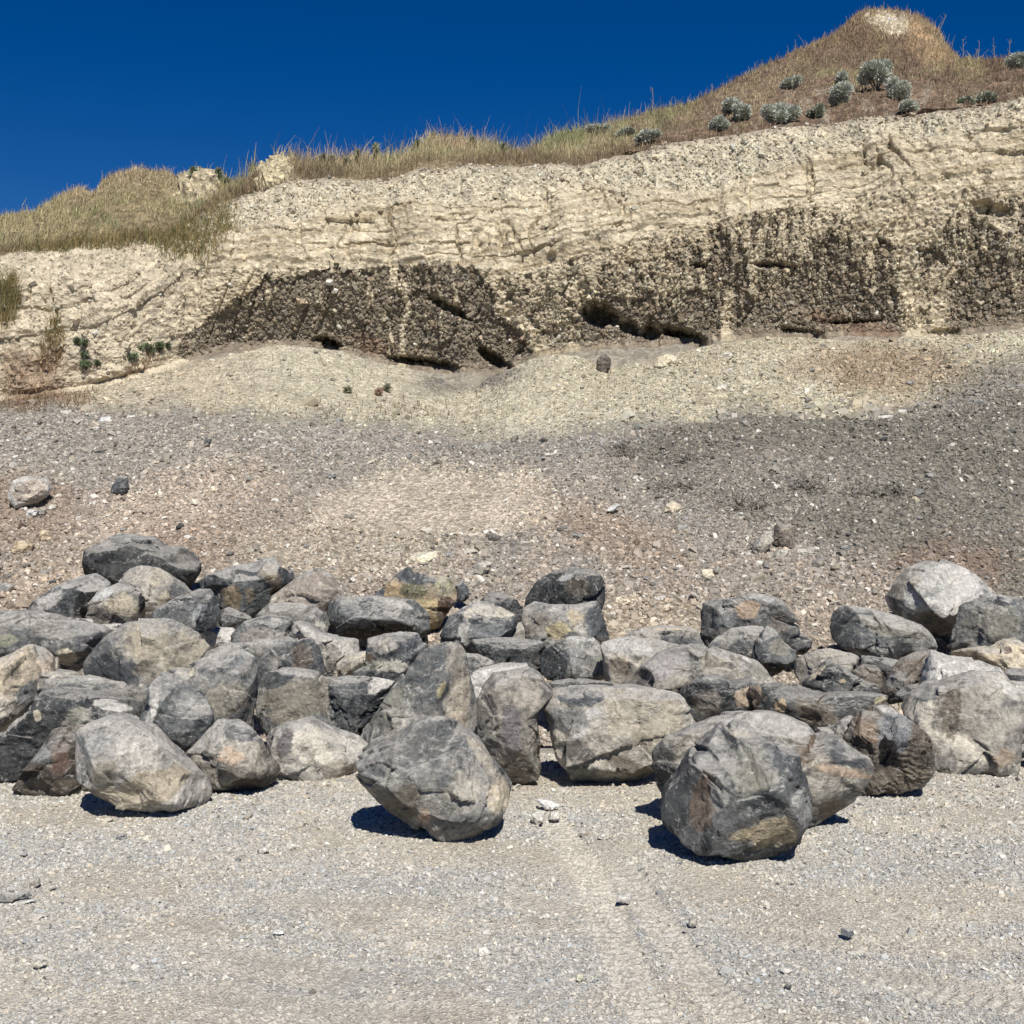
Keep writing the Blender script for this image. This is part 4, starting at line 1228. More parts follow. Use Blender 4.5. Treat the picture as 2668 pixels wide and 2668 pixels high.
B('B', [(165,960),(180,880),(220,800),(300,775),(400,775),(520,800),(620,825),(700,830),(760,900),(720,1100),(630,1135),(560,1150),(400,1200),(230,1152),(190,1090)],
  'grey', "broad boulder with an olive-grey face and a dark chipped corner right of the black gap", base=1950, seed=75, k=.95, thick=.6, box=.62, facets=5, res=54, front=[(0,-1,.1,.78)],
  spots=[(270,840,110,70,(92,96,98),-15),(420,960,260,130,(146,138,116)),(340,1060,140,60,(160,150,124))])
B('B', [(600,850),(700,822),(850,822),(980,850),(940,1000),(800,1150),(750,1185),(660,1150),(600,1060)],
  'blue', "rough splintery dark boulder with glinting white chips left of the centre front boulder", base=1965, seed=76, rough=2.4, layers=1.2, k=.95, thick=.6, spots=[(880,870,90,50,LGT,-30)])
B('B', [(750,1290),(760,1180),(850,1050),(950,900),(1050,780),(1120,680),(1200,630),(1330,600),(1390,640),(1405,740),(1430,850),(1462,1000),(1480,1180),(1450,1330),(1200,1450),(900,1450)],
  'grey', "tall ridged grey boulder with a tan right face leaning behind the centre front one", base=2020, seed=77, k=.95, thick=.55, res=60, facets=7, layers=.4,
  front=[(-.3,-.8,.5,.72),(.75,-.65,.05,.66)], spots=[(1350,980,70,260,(186,170,144),8),(1330,700,60,110,(170,162,144),30),(1250,900,20,60,(196,180,120),20),(950,1000,140,120,(140,138,122),-40),(1000,1250,240,80,(138,132,120))])
B('B', [(720,790),(810,740),(820,600),(900,580),(1000,560),(1110,570),(1130,640),(1175,642),(1120,720),(1060,800),(950,880),(750,890)],
  'blue', "blue-grey boulder with a pale bleached left face behind the tall ridged one", base=1800, seed=78, k=1.1, spots=[(900,640,90,60,(188,180,168),-10),(1060,610,60,40,(96,102,108)),(930,760,170,40,(182,180,158)),(830,710,26,26,BRN)])
B('B', [(630,750),(700,690),(800,675),(812,745),(760,800),(700,830),(640,825)],
  'tan', "small cream-topped angular stone between the narrow speckled and blue-grey boulders", base=1785, seed=79, res=30, spots=[(740,695,70,20,CRM,-5),(680,770,40,40,(138,124,106))])
B('B', [(565,480),(580,400),(650,362),(800,352),(960,360),(1080,372),(1130,420),(1168,480),(1165,560),(1120,590),(1000,590),(900,610),(810,645),(740,612),(600,582),(590,510)],
  'blue', "big dark boulder with a blackish undercut face and white-scuffed right end", base=1685, seed=80, k=.88, thick=.7, res=56, facets=9, rough=1.4, layers=.5,
  front=[(-.05,-.65,-.75,.42),(.0,-.6,.75,.7)], spots=[(1000,400,90,26,LGT,15),(900,560,260,50,(74,68,56)),(1000,450,110,40,(160,158,150),20)])
B('B', [(840,345),(930,270),(980,220),(1060,160),(1130,210),(1230,220),(1300,230),(1330,290),(1345,370),(1270,480),(1235,550),(1165,582),(1000,570),(880,460)],
  'ochre', "yellow-ochre streaked boulder with a dark pointed crest at the top of the pile", base=1652, seed=81, k=.95, res=58, facets=8, thick=.6, rough=1.1,
  spots=[(960,310,60,50,(206,168,100),-30),(1180,400,60,40,(206,180,104)),(1190,500,40,70,(196,168,96)),(1270,290,60,60,(198,188,136)),(1080,240,150,40,(84,90,94),12),(1050,180,50,30,(84,92,92)),(1270,400,50,50,(104,72,44)),(1080,320,90,50,(122,118,74),0),(880,320,50,40,(104,108,116),-30)])
B('C1', [(1300,410),(1370,370),(1430,430),(1440,520),(1380,560),(1300,550)], 'blue', "small slate-coloured stone touching the right side of the yellow-ochre boulder", base=1595, seed=82, res=26)
# --- middle
B('C', [(-110,560),(-60,470),(20,420),(80,390),(200,400),(320,460),(335,500),(300,560),(260,610),(200,650),(50,660),(-100,650)],
  'blue', "grey boulder topped with a rough cream crust right of the yellow-ochre one", base=1715, seed=83, k=1.0, spots=[(190,440,130,40,CRM,8),(50,450,40,30,CRM),(20,560,40,90,(190,184,172)),(150,560,150,50,(130,134,134))])
B('C', [(95,400),(160,340),(250,330),(330,370),(362,430),(357,490),(250,540),(130,470)],
  'dark', "dark slate boulder peeking over the cream-crusted one", base=1640, seed=84, k=1.1, res=34)
B('C', [(248,575),(300,520),(370,500),(412,560),(402,625),(300,650)],
  'warm', "small speckled tan stone squeezed left of the stump-shaped light boulder", base=1700, seed=85, res=30)
B('C', [(375,430),(400,350),(460,260),(540,210),(640,185),(740,185),(820,220),(847,290),(847,370),(820,440),(780,520),(600,540),(420,520)],
  'dark', "domed dark boulder with a curved ridge standing highest at the centre of the pile", base=1640, dy=.0, seed=86, k=1.0, facets=4, box=.85, res=54, front=[(.5,-.85,.1,.86)],
  spots=[(700,300,90,60,(96,88,74),10),(620,240,50,16,(170,174,174),-20)])
B('C', [(370,470),(390,420),(450,385),(560,400),(680,400),(790,370),(830,440),(860,540),(882,600),(840,632),(700,660),(500,660),(400,612)],
  'grey', "stump-shaped light boulder with yellow patches and a slate right flank under the domed dark one", base=1700, seed=87, k=1.1, thick=.6, box=.62, facets=4, res=54, front=[(.8,-.6,0,.74)],
  spots=[(580,550,90,50,(214,192,126),-15),(680,470,50,50,(200,180,138)),(800,520,70,110,(106,112,116),20),(440,500,80,100,(154,144,128)),(600,392,180,14,LGT,2)])
B('C', [(470,720),(490,670),(560,620),(650,580),(760,575),(830,630),(870,720),(880,800),(872,842),(700,870),(560,860),(480,820)],
  'grey', "round boulder split between a dark slate left half and a pale fractured right half", base=1775, seed=88, k=1.05, res=54, facets=7, box=.75,
  front=[(-.75,-.65,.1,.66),(.25,-.95,.1,.82)], spots=[(560,720,95,140,(72,78,80)),(720,700,80,110,(158,158,152)),(710,600,100,16,LGT,4),(840,750,40,100,(150,150,132))])
B('C', [(60,640),(80,600),(200,597),(350,600),(500,620),(490,690),(460,770),(380,780),(200,765),(80,705)],
  'dark', "flat dark brown-grey slab with a chipped left end left of the two-toned round boulder", base=1745, seed=89, k=1.25, thick=.6, layers=1.0, box=.6, front=[(0,-.45,.9,.7)])
B('C', [(10,690),(100,690),(200,740),(170,810),(50,840),(0,800)], 'grey', "little grey slab behind the white smooth-topped boulder", base=1770, seed=90, res=30, k=1.1)
B('C', [(40,835),(120,780),(240,750),(385,742),(400,790),(300,900),(200,1000),(80,980),(55,900)],
  'white', "smooth white-topped boulder showing between the tall ridged and tall textured ones", base=1950, dy=.1, seed=91, k=.95, facets=4, thick=.5, box=.8)
B('C', [(92,960),(130,880),(190,810),(330,775),(420,775),(480,810),(520,870),(560,915),(490,990),(455,1080),(475,1200),(478,1420),(420,1452),(330,1482),(280,1470),(200,1360),(100,1190)],
  'warm', "tall textured upright boulder left of the widest black gap", base=2052, seed=92, k=.9, res=60, thick=.62, facets=6, rough=1.5, box=.64, spots=[(400,930,90,90,(178,166,144)),(300,1150,60,160,(132,126,124)),(330,1400,120,70,(116,106,92)),(300,800,120,30,(176,170,158))])
B('C', [(470,990),(500,940),(560,890),(750,875),(1000,880),(1290,900),(1340,980),(1392,1100),(1350,1220),(1150,1410),(1060,1465),(900,1482),(660,1472),(625,1385),(560,1300),(530,1180),(520,1110)],
  'tan', "widest tan-faced boulder with a slate upper left corner in the middle of the pile", base=2050, seed=93, k=.92, res=66, thick=.55, facets=4, box=.62, rough=1.2,
  front=[(.05,-1,.12,.76),(0,-.6,-.8,.8)], spots=[(700,950,140,60,(104,110,114),-4),(640,1080,130,100,(144,144,136)),(1100,1060,260,170,(190,176,146)),(790,1040,60,36,LGT,-20),(680,1260,120,60,(104,100,92),20),(720,1400,90,60,(140,140,134)),(1000,1360,170,50,(134,122,102),22),(720,1160,70,22,LGT,-30)])
B('C', [(515,855),(700,838),(890,858),(905,905),(700,950),(550,905)], 'dark', "thin dark slab squeezed on top of the widest tan-faced boulder", base=1850, seed=94, res=30, k=1.3, thick=.5)
B('C', [(835,625),(1000,592),(1180,610),(1300,640),(1240,740),(1100,900),(980,960),(880,950),(860,800)],
  'tan', "smooth pale sandy boulder right of the two-toned round one", base=1820, seed=95, k=1.05, thick=.55, facets=4, box=.8, front=[(-.1,-.45,.85,.62),(-.3,-.9,-.2,.7)], spots=[(1020,650,180,50,(196,192,182),6),(940,760,90,60,(190,170,140),25)])
B('E', [(260,770),(330,690),(550,640),(850,635),(940,680),(952,745),(1010,835),(850,860),(600,850),(400,820)],
  'warm', "low cream-rimmed slab with a dark front left of the brown-patched boulder", base=1700, seed=96, thick=.6, k=.95, spots=[(700,655,220,20,TAN),(780,770,200,50,(104,106,108),6),(640,700,80,20,DRK)])
B('E', [(260,1185),(370,1090),(450,1000),(600,880),(750,830),(900,815),(1100,840),(1300,900),(1480,960),(1560,1040),(1672,1158),(1600,1350),(900,1400),(500,1350)],
  'warm', "long humped boulder with a pinkish-grey face above the dark ragged one", base=1870, seed=97, k=.98, res=58, thick=.5, facets=5, front=[(-.05,-.75,.65,.72)],
  spots=[(650,980,200,120,(160,152,148),-30),(1100,1000,160,110,(182,170,142),20),(1370,930,80,16,LGT,35),(1500,1060,110,60,(156,152,134),35)])
B('E', [(780,1215),(850,1180),(1000,1085),(1140,1090),(1230,1150),(1400,1105),(1480,1150),(1540,1300),(1500,1450),(1200,1500),(1000,1580),(900,1540),(840,1370)],
  'dark', "dark ragged-edged boulder with a brown-grey face above the shell-like one", base=1945, seed=98, k=1.1, res=56, thick=.5, facets=7, rough=1.5, front=[(-.1,-.85,-.3,.66)],
  spots=[(1030,1350,150,120,(128,120,108)),(1370,1290,100,80,(186,160,126),-30),(1140,1130,180,40,(88,92,94))])
B('E', [(985,700),(990,520),(1000,440),(1150,390),(1300,360),(1480,330),(1620,350),(1720,430),(1790,520),(1850,640),(1862,705),(1750,800),(1400,880),(1020,830)],
  'grey', "large grey boulder with an orange-tan patch on its upper face, right of centre", base=1695, seed=99, k=.88, res=58, thick=.6, facets=7, box=.66, rough=1.2,
  spots=[(1410,490,120,80,(184,152,112),-10),(1120,470,120,50,(88,92,88)),(1590,390,60,30,(186,190,192)),(1700,600,110,120,(122,112,102)),(1150,600,130,60,(130,132,130))])
B('E', [(1020,825),(1110,735),(1250,662),(1450,640),(1550,650),(1600,800),(1560,900),(1350,950),(1100,900)],
  'grey', "smooth olive-grey boulder nestled against the orange-patched one's lower front", base=1745, seed=100, k=.92, thick=.6, facets=5)
B('E', [(1440,910),(1480,780),(1600,650),(1660,680),(1740,790),(1832,860),(1825,925),(1765,1000),(1620,1095),(1540,1050)],
  'blue', "wedge-shaped boulder with a flat olive facet and black underside right of the olive-grey one", base=1765, seed=101, k=.85, facets=4, front=[(.25,-.9,.3,.62),(0,-.5,-.85,.5)], spots=[(1690,830,110,90,(134,130,116)),(1620,1010,120,50,(70,72,68))])
B('E', [(1690,690),(1800,700),(1900,710),(1990,760),(1930,880),(1800,880)], 'dark', "small dark angular stone behind the wedge-shaped boulder", base=1700, seed=102, k=1.3, res=30)
B('D', [(560,745),(700,735),(900,785),(1100,780),(1250,790),(1200,880),(1110,920),(1040,1020),(900,1010),(820,960),(700,920),(590,870)],
  'dark', "dark slate boulder with ochre chips spread above the shell-like and brown layered ones", base=1975, seed=103, k=1.1, res=56, thick=.5, facets=10, rough=1.5, front=[(-.2,-.8,-.4,.72),(.1,-.8,.5,.8)],
  spots=[(705,850,34,34,(208,176,120)),(900,890,130,70,(122,110,92),28),(1220,830,36,30,(196,180,130)),(560,800,60,70,(170,146,114))])
B('D', [(880,1100),(900,960),(960,965),(1000,930),(1060,900),(1120,930),(1100,1060),(1000,1130)], 'warm', "small brownish boulder hidden between the shell-like and brown layered ones", base=2030, seed=104, res=30, k=.85)
# --- right
B('D', [(965,455),(985,380),(1020,335),(1150,355),(1290,390),(1430,440),(1480,490),(1482,535),(1440,580),(1300,612),(1150,612),(1010,562),(975,515)],
  'grey', "oblong grey boulder with a dark flat left end below the white round one", base=1712, seed=105, k=.92, res=56, thick=.7, facets=5, box=.66, front=[(-.8,-.6,0,.7),(.15,-.6,.8,.8)],
  spots=[(1020,460,60,110,(92,96,98),10),(1330,560,60,40,(76,78,80)),(1250,450,160,50,(158,152,134),15)])
B('D', [(1265,300),(1300,230),(1360,160),(1450,125),(1560,122),(1650,170),(1720,230),(1757,290),(1710,340),(1640,410),(1560,475),(1480,484),(1400,445),(1320,395),(1275,345)],
  'white', "large round whitish boulder perched highest on the right of the pile", base=1668, dy=.0, seed=106, k=.92, res=58, thick=.85, facets=3, box=.88, rough=.7, spots=[(1460,430,120,60,(158,146,126),10),(1350,200,60,90,(180,170,148),30),(1290,320,40,90,(150,144,126),-10)])
B('D', [(1560,565),(1600,480),(1640,350),(1760,280),(1900,300),(2050,380),(2100,500),(2050,640),(1700,640)],
  'grey', "rough grey layered boulder right of the white round one, cut by the right edge", base=1725, seed=107, k=.92, res=54, layers=.9, thick=.6, spots=[(1840,310,110,40,(104,110,116),10),(1760,430,160,80,(140,136,120))])
B('D', [(1555,580),(1650,550),(1780,540),(1810,505),(1900,510),(2050,560),(2100,700),(1900,720),(1700,670)],
  'cream', "orange-cream slab at the right edge in front of the rough layered grey boulder", base=1765, seed=108, k=1.05, thick=.7, facets=5, spots=[(1700,600,120,40,(222,194,148),8),(1850,570,24,24,(140,118,100)),(1900,640,120,50,(226,206,164))])
B('F', [(20,800),(100,740),(250,710),(380,740),(492,780),(485,860),(420,900),(300,980),(60,1010),(15,910)],
  'warm', "knobbly grey boulder with a dusty tan top left of the oblong one's lower side", base=1790, seed=109, k=.9, spots=[(230,740,200,40,(182,172,150))])
B('F', [(65,970),(180,880),(260,790),(340,850),(420,900),(620,980),(660,1030),(500,1090),(200,1080)],
  'dark', "dark pitted grainy boulder below the knobbly dusty-topped one", base=1830, seed=110, k=1.3, layers=.8, rough=1.3, spots=[(350,950,30,14,YEL),(160,900,80,20,TAN,-40)])
B('F', [(420,880),(500,838),(590,840),(655,925),(640,1010),(500,990),(430,935)], 'brown', "small rounded brown-grey stone right of the dark pitted boulder", base=1820, seed=111, res=32, k=1.3)
B('F', [(475,860),(500,772),(620,780),(760,800),(760,880),(660,960),(560,850)], 'dark', "small splintered dark stone directly under the oblong grey boulder", base=1795, seed=112, res=34, layers=1.4, k=1.2)
B('F', [(640,1010),(700,880),(780,790),(900,745),(1000,740),(985,830),(900,960),(850,1050),(700,1090)],
  'brown', "upright grooved brown-grey slab leaning left of the pale white slab", base=1880, seed=113, k=1.3, layers=.6, thick=.5, front=[(-.1,-.85,.4,.7)], spots=[(740,950,90,70,(150,146,138),-30)])
B('F', [(1500,880),(1600,865),(1750,870),(1900,900),(1900,1050),(1650,1050),(1540,960)], 'dark', "dark stone at the right edge below the orange-cream slab", base=1840, seed=114, k=1.2, res=34)
B('F', [(1540,950),(1640,960),(1800,960),(1950,1000),(1950,1310),(1600,1312),(1590,1150)], 'white', "pale boulder at the right edge behind the big blocky one", base=1935, seed=115, k=.9, facets=5)
B('F', [(1560,1340),(1680,1310),(1850,1310),(1950,1330),(1950,1420),(1700,1420),(1560,1400)], 'dark', "dark flat stone under the pale boulder at the right edge", base=1950, seed=116, k=1.1, res=30)
B('F', [(1540,1430),(1650,1405),(1850,1410),(1950,1440),(1950,1500),(1700,1500),(1560,1490)], 'blue', "small slate stone lowest at the right edge behind the blocky boulder", base=1985, seed=117, k=.8, res=30)

# --- loose stones one can tell apart on the slope and on the gravel
GS = "loose stones on the slope and the gravel"


def stone(crop, pts, pal, label, **kw):
    poly = cvt(crop, pts)
    kw.setdefault("res", 24)
    cx = sum(p[0] for p in poly) / len(poly); by = max(p[1] for p in poly)
    D = kw.pop("depth", None)
    if D is None:
        D = 2.0 * pitch_d(by) if by > 2060 else float(sheet_D(cx, by - 3)[0]) + kw.pop("dd", 0.0)
    kw.pop("dd", None)
    kw["k"] = kw.get("k", 1.0) * 1.3
    return boulder(kw.pop("name", "stone"), kw.pop("cat", "stone"), crop, pts, pal, label, GS, depth=D, **kw)


def pitch_d(py):
    D = np.linspace(2, 12, 2000)
    return float(np.interp(0, zof(np.full_like(D, py), D)[::-1], D[::-1])) / 2.0


def ell(cx, cy, w, h, seed, n=9):
    r_ = np.random.default_rng(seed)
    a = np.linspace(0, 2 * math.pi, n, endpoint=False) + r_.uniform(-.2, .2, n)
    k_ = r_.uniform(.8, 1.1, n)
    return [(cx + .5 * w * math.cos(t) * q_, cy + .5 * h * math.sin(t) * q_) for t, q_ in zip(a, k_)]


stone('G', [(35,390),(50,360),(110,347),(170,355),(190,385),(180,425),(140,450),(70,472),(40,440)], 'pale', "large pinkish-white stone alone on the slope at the left", res=44, k=1.05, facets=6, seed=201, name="boulder", cat="boulder", spots=[(110,400,70,50,(206,186,160))])
stone('G', [(416,420),(425,370),(445,348),(480,350),(484,390),(470,425)], 'blue', "dark blue-grey angular stone on the slope, upper left", k=.75, seed=202)
stone('G', [(35,635),(70,590),(110,590),(128,605),(115,635),(70,650)], 'ochre', "orange-brown stone low on the slope near the left edge", seed=203, k=1.1)
stone('G', [(150,575),(165,550),(190,555),(195,590),(175,605),(155,598)], 'ochre', "small upright orange-tan stone above the left end of the pile", seed=204, k=1.25)
stone('G', [(-30,760),(20,750),(48,762),(30,785),(-30,792)], 'grey', "flat grey stone at the very left edge of the slope", seed=205)
stone('G', [(95,495),(110,472),(140,475),(138,498),(112,506)], 'white', "white stone just below the large pinkish-white one", seed=206)
stone('G', [(178,478),(185,455),(215,455),(214,475),(195,482)], 'tan', "tan stone right and below the large pinkish-white one", seed=207)
stone('G', [(138,490),(150,468),(172,470),(172,494),(152,500)], 'warm', "brownish stone between the white and the tan small ones", seed=208)
stone('G', [(370,150),(380,128),(415,123),(428,145),(410,153)], 'white', "whitest lumpy stone on the grey ledge at the left", seed=209)
stone('G', [(338,180),(345,165),(370,160),(390,172),(370,188)], 'white', "rounded white stone just under the whitest lumpy one on the ledge", seed=210)
stone('G', [(476,135),(482,118),(508,118),(515,132),(495,142)], 'white', "white stone standing at the right end of the grey ledge", seed=211)
stone('G', [(495,163),(505,150),(530,150),(530,163)], 'white', "thin white chip right below the ledge's right end", seed=212)
stone('G', [(112,170),(118,150),(150,148),(160,165),(140,178)], 'white', "white broken stone on the ledge near the left edge", seed=213)
stone('G', [(195,178),(205,162),(225,165),(222,182)], 'pale', "pale grey stone between two white ones on the ledge", seed=214)
stone('G', [(170,198),(178,188),(200,188),(200,198)], 'white', "thin white chip lowest on the ledge", seed=215)
stone('G', [(225,120),(230,100),(265,98),(278,120),(250,126)], 'tan', "pink-tan stone at the top of the grey ledge", seed=216)
stone('G', [(200,100),(205,85),(225,88),(225,102)], 'dark', "small dark stone at the top edge of the ledge", seed=217)
stone('G', [(1010,138),(1020,122),(1045,122),(1050,136),(1030,143)], 'white', "white stone on the edge where talus meets rubble, left of centre", seed=218)
stone('G', [(790,412),(795,388),(810,385),(816,405),(803,418)], 'cream', "upright cream stone in the middle of the left slope", seed=219, k=1.1)
stone('G', [(1225,352),(1240,335),(1270,335),(1265,352),(1240,360)], 'grey', "grey stone at the left lip of the sandy scrape", seed=220)
stone('G', [(1535,665),(1560,640),(1650,630),(1650,655),(1600,690),(1550,690)], 'cream', "flat cream slab on the slope above the yellow-ochre boulder", seed=221, res=34, k=1.0)
stone('G', [(1768,725),(1780,690),(1820,668),(1858,672),(1850,700),(1800,742)], 'tan', "flat pinkish slab right above the cream-crusted boulder", seed=222, res=34, k=.95)
stone('G', [(1800,640),(1810,622),(1845,625),(1840,645),(1820,650)], 'warm', "brown-grey stone on top of the small cluster above the pile's centre", seed=223)
stone('G', [(1783,668),(1790,648),(1815,648),(1818,668)], 'blue', "blue-grey stone in the small cluster above the pile's centre", seed=224)
stone('G', [(1825,672),(1832,652),(1855,655),(1852,672)], 'blue', "lighter blue stone at the right of the small cluster above the pile's centre", seed=225, k=1.3)
stone('G', [(1740,752),(1750,732),(1785,735),(1790,755),(1765,768)], 'cream', "small cream stone below the flat pinkish slab", seed=226, k=1.1)
stone('G', [(1700,300),(1715,285),(1760,290),(1750,310),(1720,312)], 'tan', "tan stone above the right end of the sandy scrape", seed=227)
stone('H', [(985,750),(988,690),(1000,672),(1060,675),(1072,720),(1060,775),(1030,768)], 'brown', "upright split brown stone, the tallest on the right slope", seed=228, res=36, k=1.5, box=.6)
stone('H', [(895,805),(910,750),(950,700),(985,700),(985,740),(940,800)], 'tan', "slanting tan slab leaning left of the upright brown stone", seed=229, res=34, k=.8)
stone('H', [(990,690),(990,660),(1010,655),(1040,668),(1020,690)], 'cream', "cream-topped stone behind the upright brown one", seed=230, k=1.05, dd=.1)
stone('H', [(965,825),(975,790),(1010,770),(1048,768),(1030,800)], 'tan', "flat brownish flake under the upright brown stone", seed=231, k=.85)
stone('H', [(1060,795),(1075,768),(1145,762),(1140,785),(1090,805)], 'tan', "flat tan flake right of the upright brown stone", seed=232, k=.9)
stone('H', [(932,800),(938,782),(952,780),(956,795)], 'white', "small white pebble beside the slanting tan slab", seed=233)
stone('H', [(1230,800),(1235,760),(1270,752),(1292,770),(1285,800)], 'blue', "dark blue lumpy stone right of the upright brown one", seed=234, res=30, k=.9)
stone('H', [(1320,705),(1328,672),(1360,672),(1380,695),(1350,720)], 'white', "bone-white knobbly stone on the right slope", seed=235, res=30)
stone('H', [(1178,580),(1185,560),(1215,555),(1222,575),(1200,590)], 'cream', "cream stone above the dry twigs on the right slope", seed=236)
stone('H', [(1203,612),(1210,588),(1245,582),(1260,600),(1240,620)], 'tan', "tan stone just below the cream one among the dry twigs", seed=237, k=1.1)
stone('H', [(1225,552),(1228,540),(1245,540),(1245,552)], 'white', "tiny white stone above the cream one on the right slope", seed=238)
stone('H', [(1605,590),(1612,568),(1645,568),(1657,582),(1640,595)], 'ochre', "brown oval stone alone on the dark gravel at the right", seed=239, k=1.15)
stone('H', [(1450,575),(1455,555),(1490,552),(1495,568),(1470,580)], 'pale', "pale stone left of the brown oval one at the edge of the dark gravel", seed=240)
stone('H', [(570,630),(580,600),(610,585),(640,605),(630,635),(600,640)], 'cream', "pinkish-cream stone left of the twigs in the middle of the right slope", seed=241, res=30)
stone('H', [(470,500),(480,487),(520,488),(515,508),(490,512)], 'cream', "smooth cream cobble at the left border of the dark gravel", seed=242)
stone('H', [(355,625),(370,605),(400,595),(410,600),(380,630)], 'white', "slim bone-white flake on the slope right of the scrape", seed=243)
stone('H', [(445,295),(460,282),(495,280),(495,295),(465,302)], 'white', "long white cobble at the foot of the talus right of centre", seed=244)
stone('H', [(620,755),(625,738),(650,732),(655,752),(635,762)], 'white', "white pebble below the pinkish-cream stone", seed=245)
stone('H', [(612,710),(620,680),(660,675),(660,700),(630,715)], 'grey', "dull grey stone under the pinkish-cream one", seed=246)
stone('H', [(1125,755),(1130,738),(1155,738),(1158,752)], 'white', "white pebble right above the flat tan flake", seed=247)
stone('H', [(712,880),(715,845),(750,842),(765,870),(745,888)], 'cream', "squarish cream stone above the orange-patched boulder", seed=248, res=30)
stone('H', [(983,892),(990,862),(1030,855),(1015,880)], 'tan', "pointed flat tan flake above the orange-patched boulder's right end", seed=249)
stone('H', [(385,975),(390,950),(415,945),(420,965),(400,980)], 'cream', "round cream cobble right of the domed dark boulder", seed=250)
stone('H', [(540,960),(550,945),(580,942),(580,958),(555,965)], 'pale', "pale oval cobble on the slope between the domed and the orange-patched boulders", seed=251)
stone('H', [(670,935),(690,930),(715,965),(700,970)], 'tan', "narrow slanting tan stone left of the orange-patched boulder's top", seed=252)
stone('H', [(1378,298),(1380,265),(1440,262),(1450,285),(1420,302)], 'pale', "biggest grey cobble in the heap at the upper border of the dark gravel", seed=253, k=.9)
stone('H', [(315,115),(320,50),(350,30),(375,50),(370,90),(345,122)], 'brown', "dark clod of cemented pebbles fallen at the foot of the cliff", seed=254, res=34, rough=2.2)
stone('H', [(535,90),(545,45),(590,30),(625,40),(620,75),(580,98)], 'cream', "round cream clod with pebbles stuck in it at the cliff foot", seed=255, res=34, rough=2.0, k=1.0)
stone('H', [(1898,165),(1900,150),(1932,145),(1940,165)], 'grey', "grey cobble at the right edge above the dark gravel", seed=256)
stone('I', [(967,318),(975,302),(1000,298),(1016,312),(1000,326)], 'pale', "oval whitish stone flat on the gravel left of the centre", seed=260)
stone('I', [(437,262),(450,248),(478,252),(476,272),(455,275)], 'grey', "thin upright grey chip on the gravel in front of the large pale front boulder", seed=261)
stone('I', [(292,300),(300,285),(322,288),(326,305)], 'pale', "pale triangular chip on the gravel at the left", seed=262)
stone('I', [(108,450),(118,418),(145,415),(150,440),(130,460)], 'warm', "buff angular stone on the gravel near the left edge", seed=263)
stone('I', [(165,462),(172,445),(205,442),(208,458),(185,468)], 'tan', "flat tan stone right beside the buff angular one", seed=264)
stone('I', [(-30,500),(10,470),(60,470),(115,465),(112,490),(60,500),(20,515)], 'grey', "long flat grey slab on the gravel at the left edge", seed=265, res=34, thick=.4)
stone('I', [(25,522),(60,505),(130,495),(138,500),(90,515)], 'pale', "thin pale splinter below the long flat grey slab", seed=266, thick=.4)
stone('I', [(120,750),(130,725),(165,722),(178,742),(150,758)], 'tan', "tan lump half sunk in the sand patch at the lower left", seed=267)
stone('I', [(1028,625),(1035,610),(1065,612),(1075,625),(1050,630)], 'white', "flat white stone on the gravel below the centre", seed=268)
stone('I', [(1800,710),(1808,675),(1835,672),(1855,700),(1830,715)], 'pale', "pale pointed stone in the lower middle of the gravel", seed=269)
stone('I', [(1240,80),(1260,55),(1300,48),(1330,60),(1300,85)], 'blue', "slate chip leaning at the left foot of the centre front boulder", seed=270)
stone('I', [(1303,100),(1310,88),(1335,90),(1335,105)], 'pale', "small pale stone at the tip of the centre boulder's shadow", seed=271)
stone('J', [(92,125),(105,115),(140,120),(180,135),(175,150),(130,162)], 'white', "whitish flat rock on the gravel between the two big front boulders", seed=272, res=34, thick=.5)
stone('J', [(68,205),(75,170),(105,158),(130,165),(120,200),(90,220)], 'pale', "pale rounded stone left below the whitish flat rock", seed=273, k=.9)
stone('J', [(135,195),(145,165),(175,165),(182,195),(160,202)], 'pale', "pale grey stone right below the whitish flat rock", seed=274, k=.95)
stone('J', [(320,265),(330,245),(365,245),(372,268),(345,278)], 'tan', "beige stone with a dark crack left of the largest front boulder's shadow", seed=275)
stone('J', [(393,505),(400,480),(435,475),(455,490),(440,512)], 'pale', "pale slab stone beside the tyre tracks", seed=276)
stone('J', [(425,370),(435,352),(458,355),(460,375)], 'pale', "small pale stone left of the largest front boulder's base", seed=277)
stone('J', [(665,595),(670,570),(695,567),(702,590),(685,605)], 'warm', "round beige stone on the gravel below the largest front boulder", seed=278)
stone('J', [(1240,630),(1245,608),(1285,608),(1290,628),(1265,640)], 'blue', "blue-grey round stone on the gravel at the lower right", seed=279, k=1.2)
stone('J', [(1003,770),(1010,755),(1050,752),(1060,768),(1035,778)], 'pale', "flat pale stone by the sandy patch at the lower right", seed=280)
stone('J', [(1275,110),(1280,92),(1305,90),(1310,108),(1295,118)], 'tan', "small tan stone at the foot of the brown layered boulder", seed=281)
stone('J', [(1595,48),(1605,35),(1645,36),(1640,50)], 'grey', "dark-edged flat stone in front of the big blocky boulder, left one", seed=282)
stone('J', [(1670,52),(1680,38),(1722,40),(1715,53)], 'grey', "dark-edged flat stone in front of the big blocky boulder, right one", seed=283)
stone('J', [(242,800),(248,780),(272,778),(272,796),(255,808)], 'cream', "cream stone pressed between the tyre tracks", seed=284)
stone('J', [(1028,830),(1035,815),(1055,818),(1052,835)], 'dark', "small dark stone on the gravel near the bottom of the picture", seed=285, k=1.2)

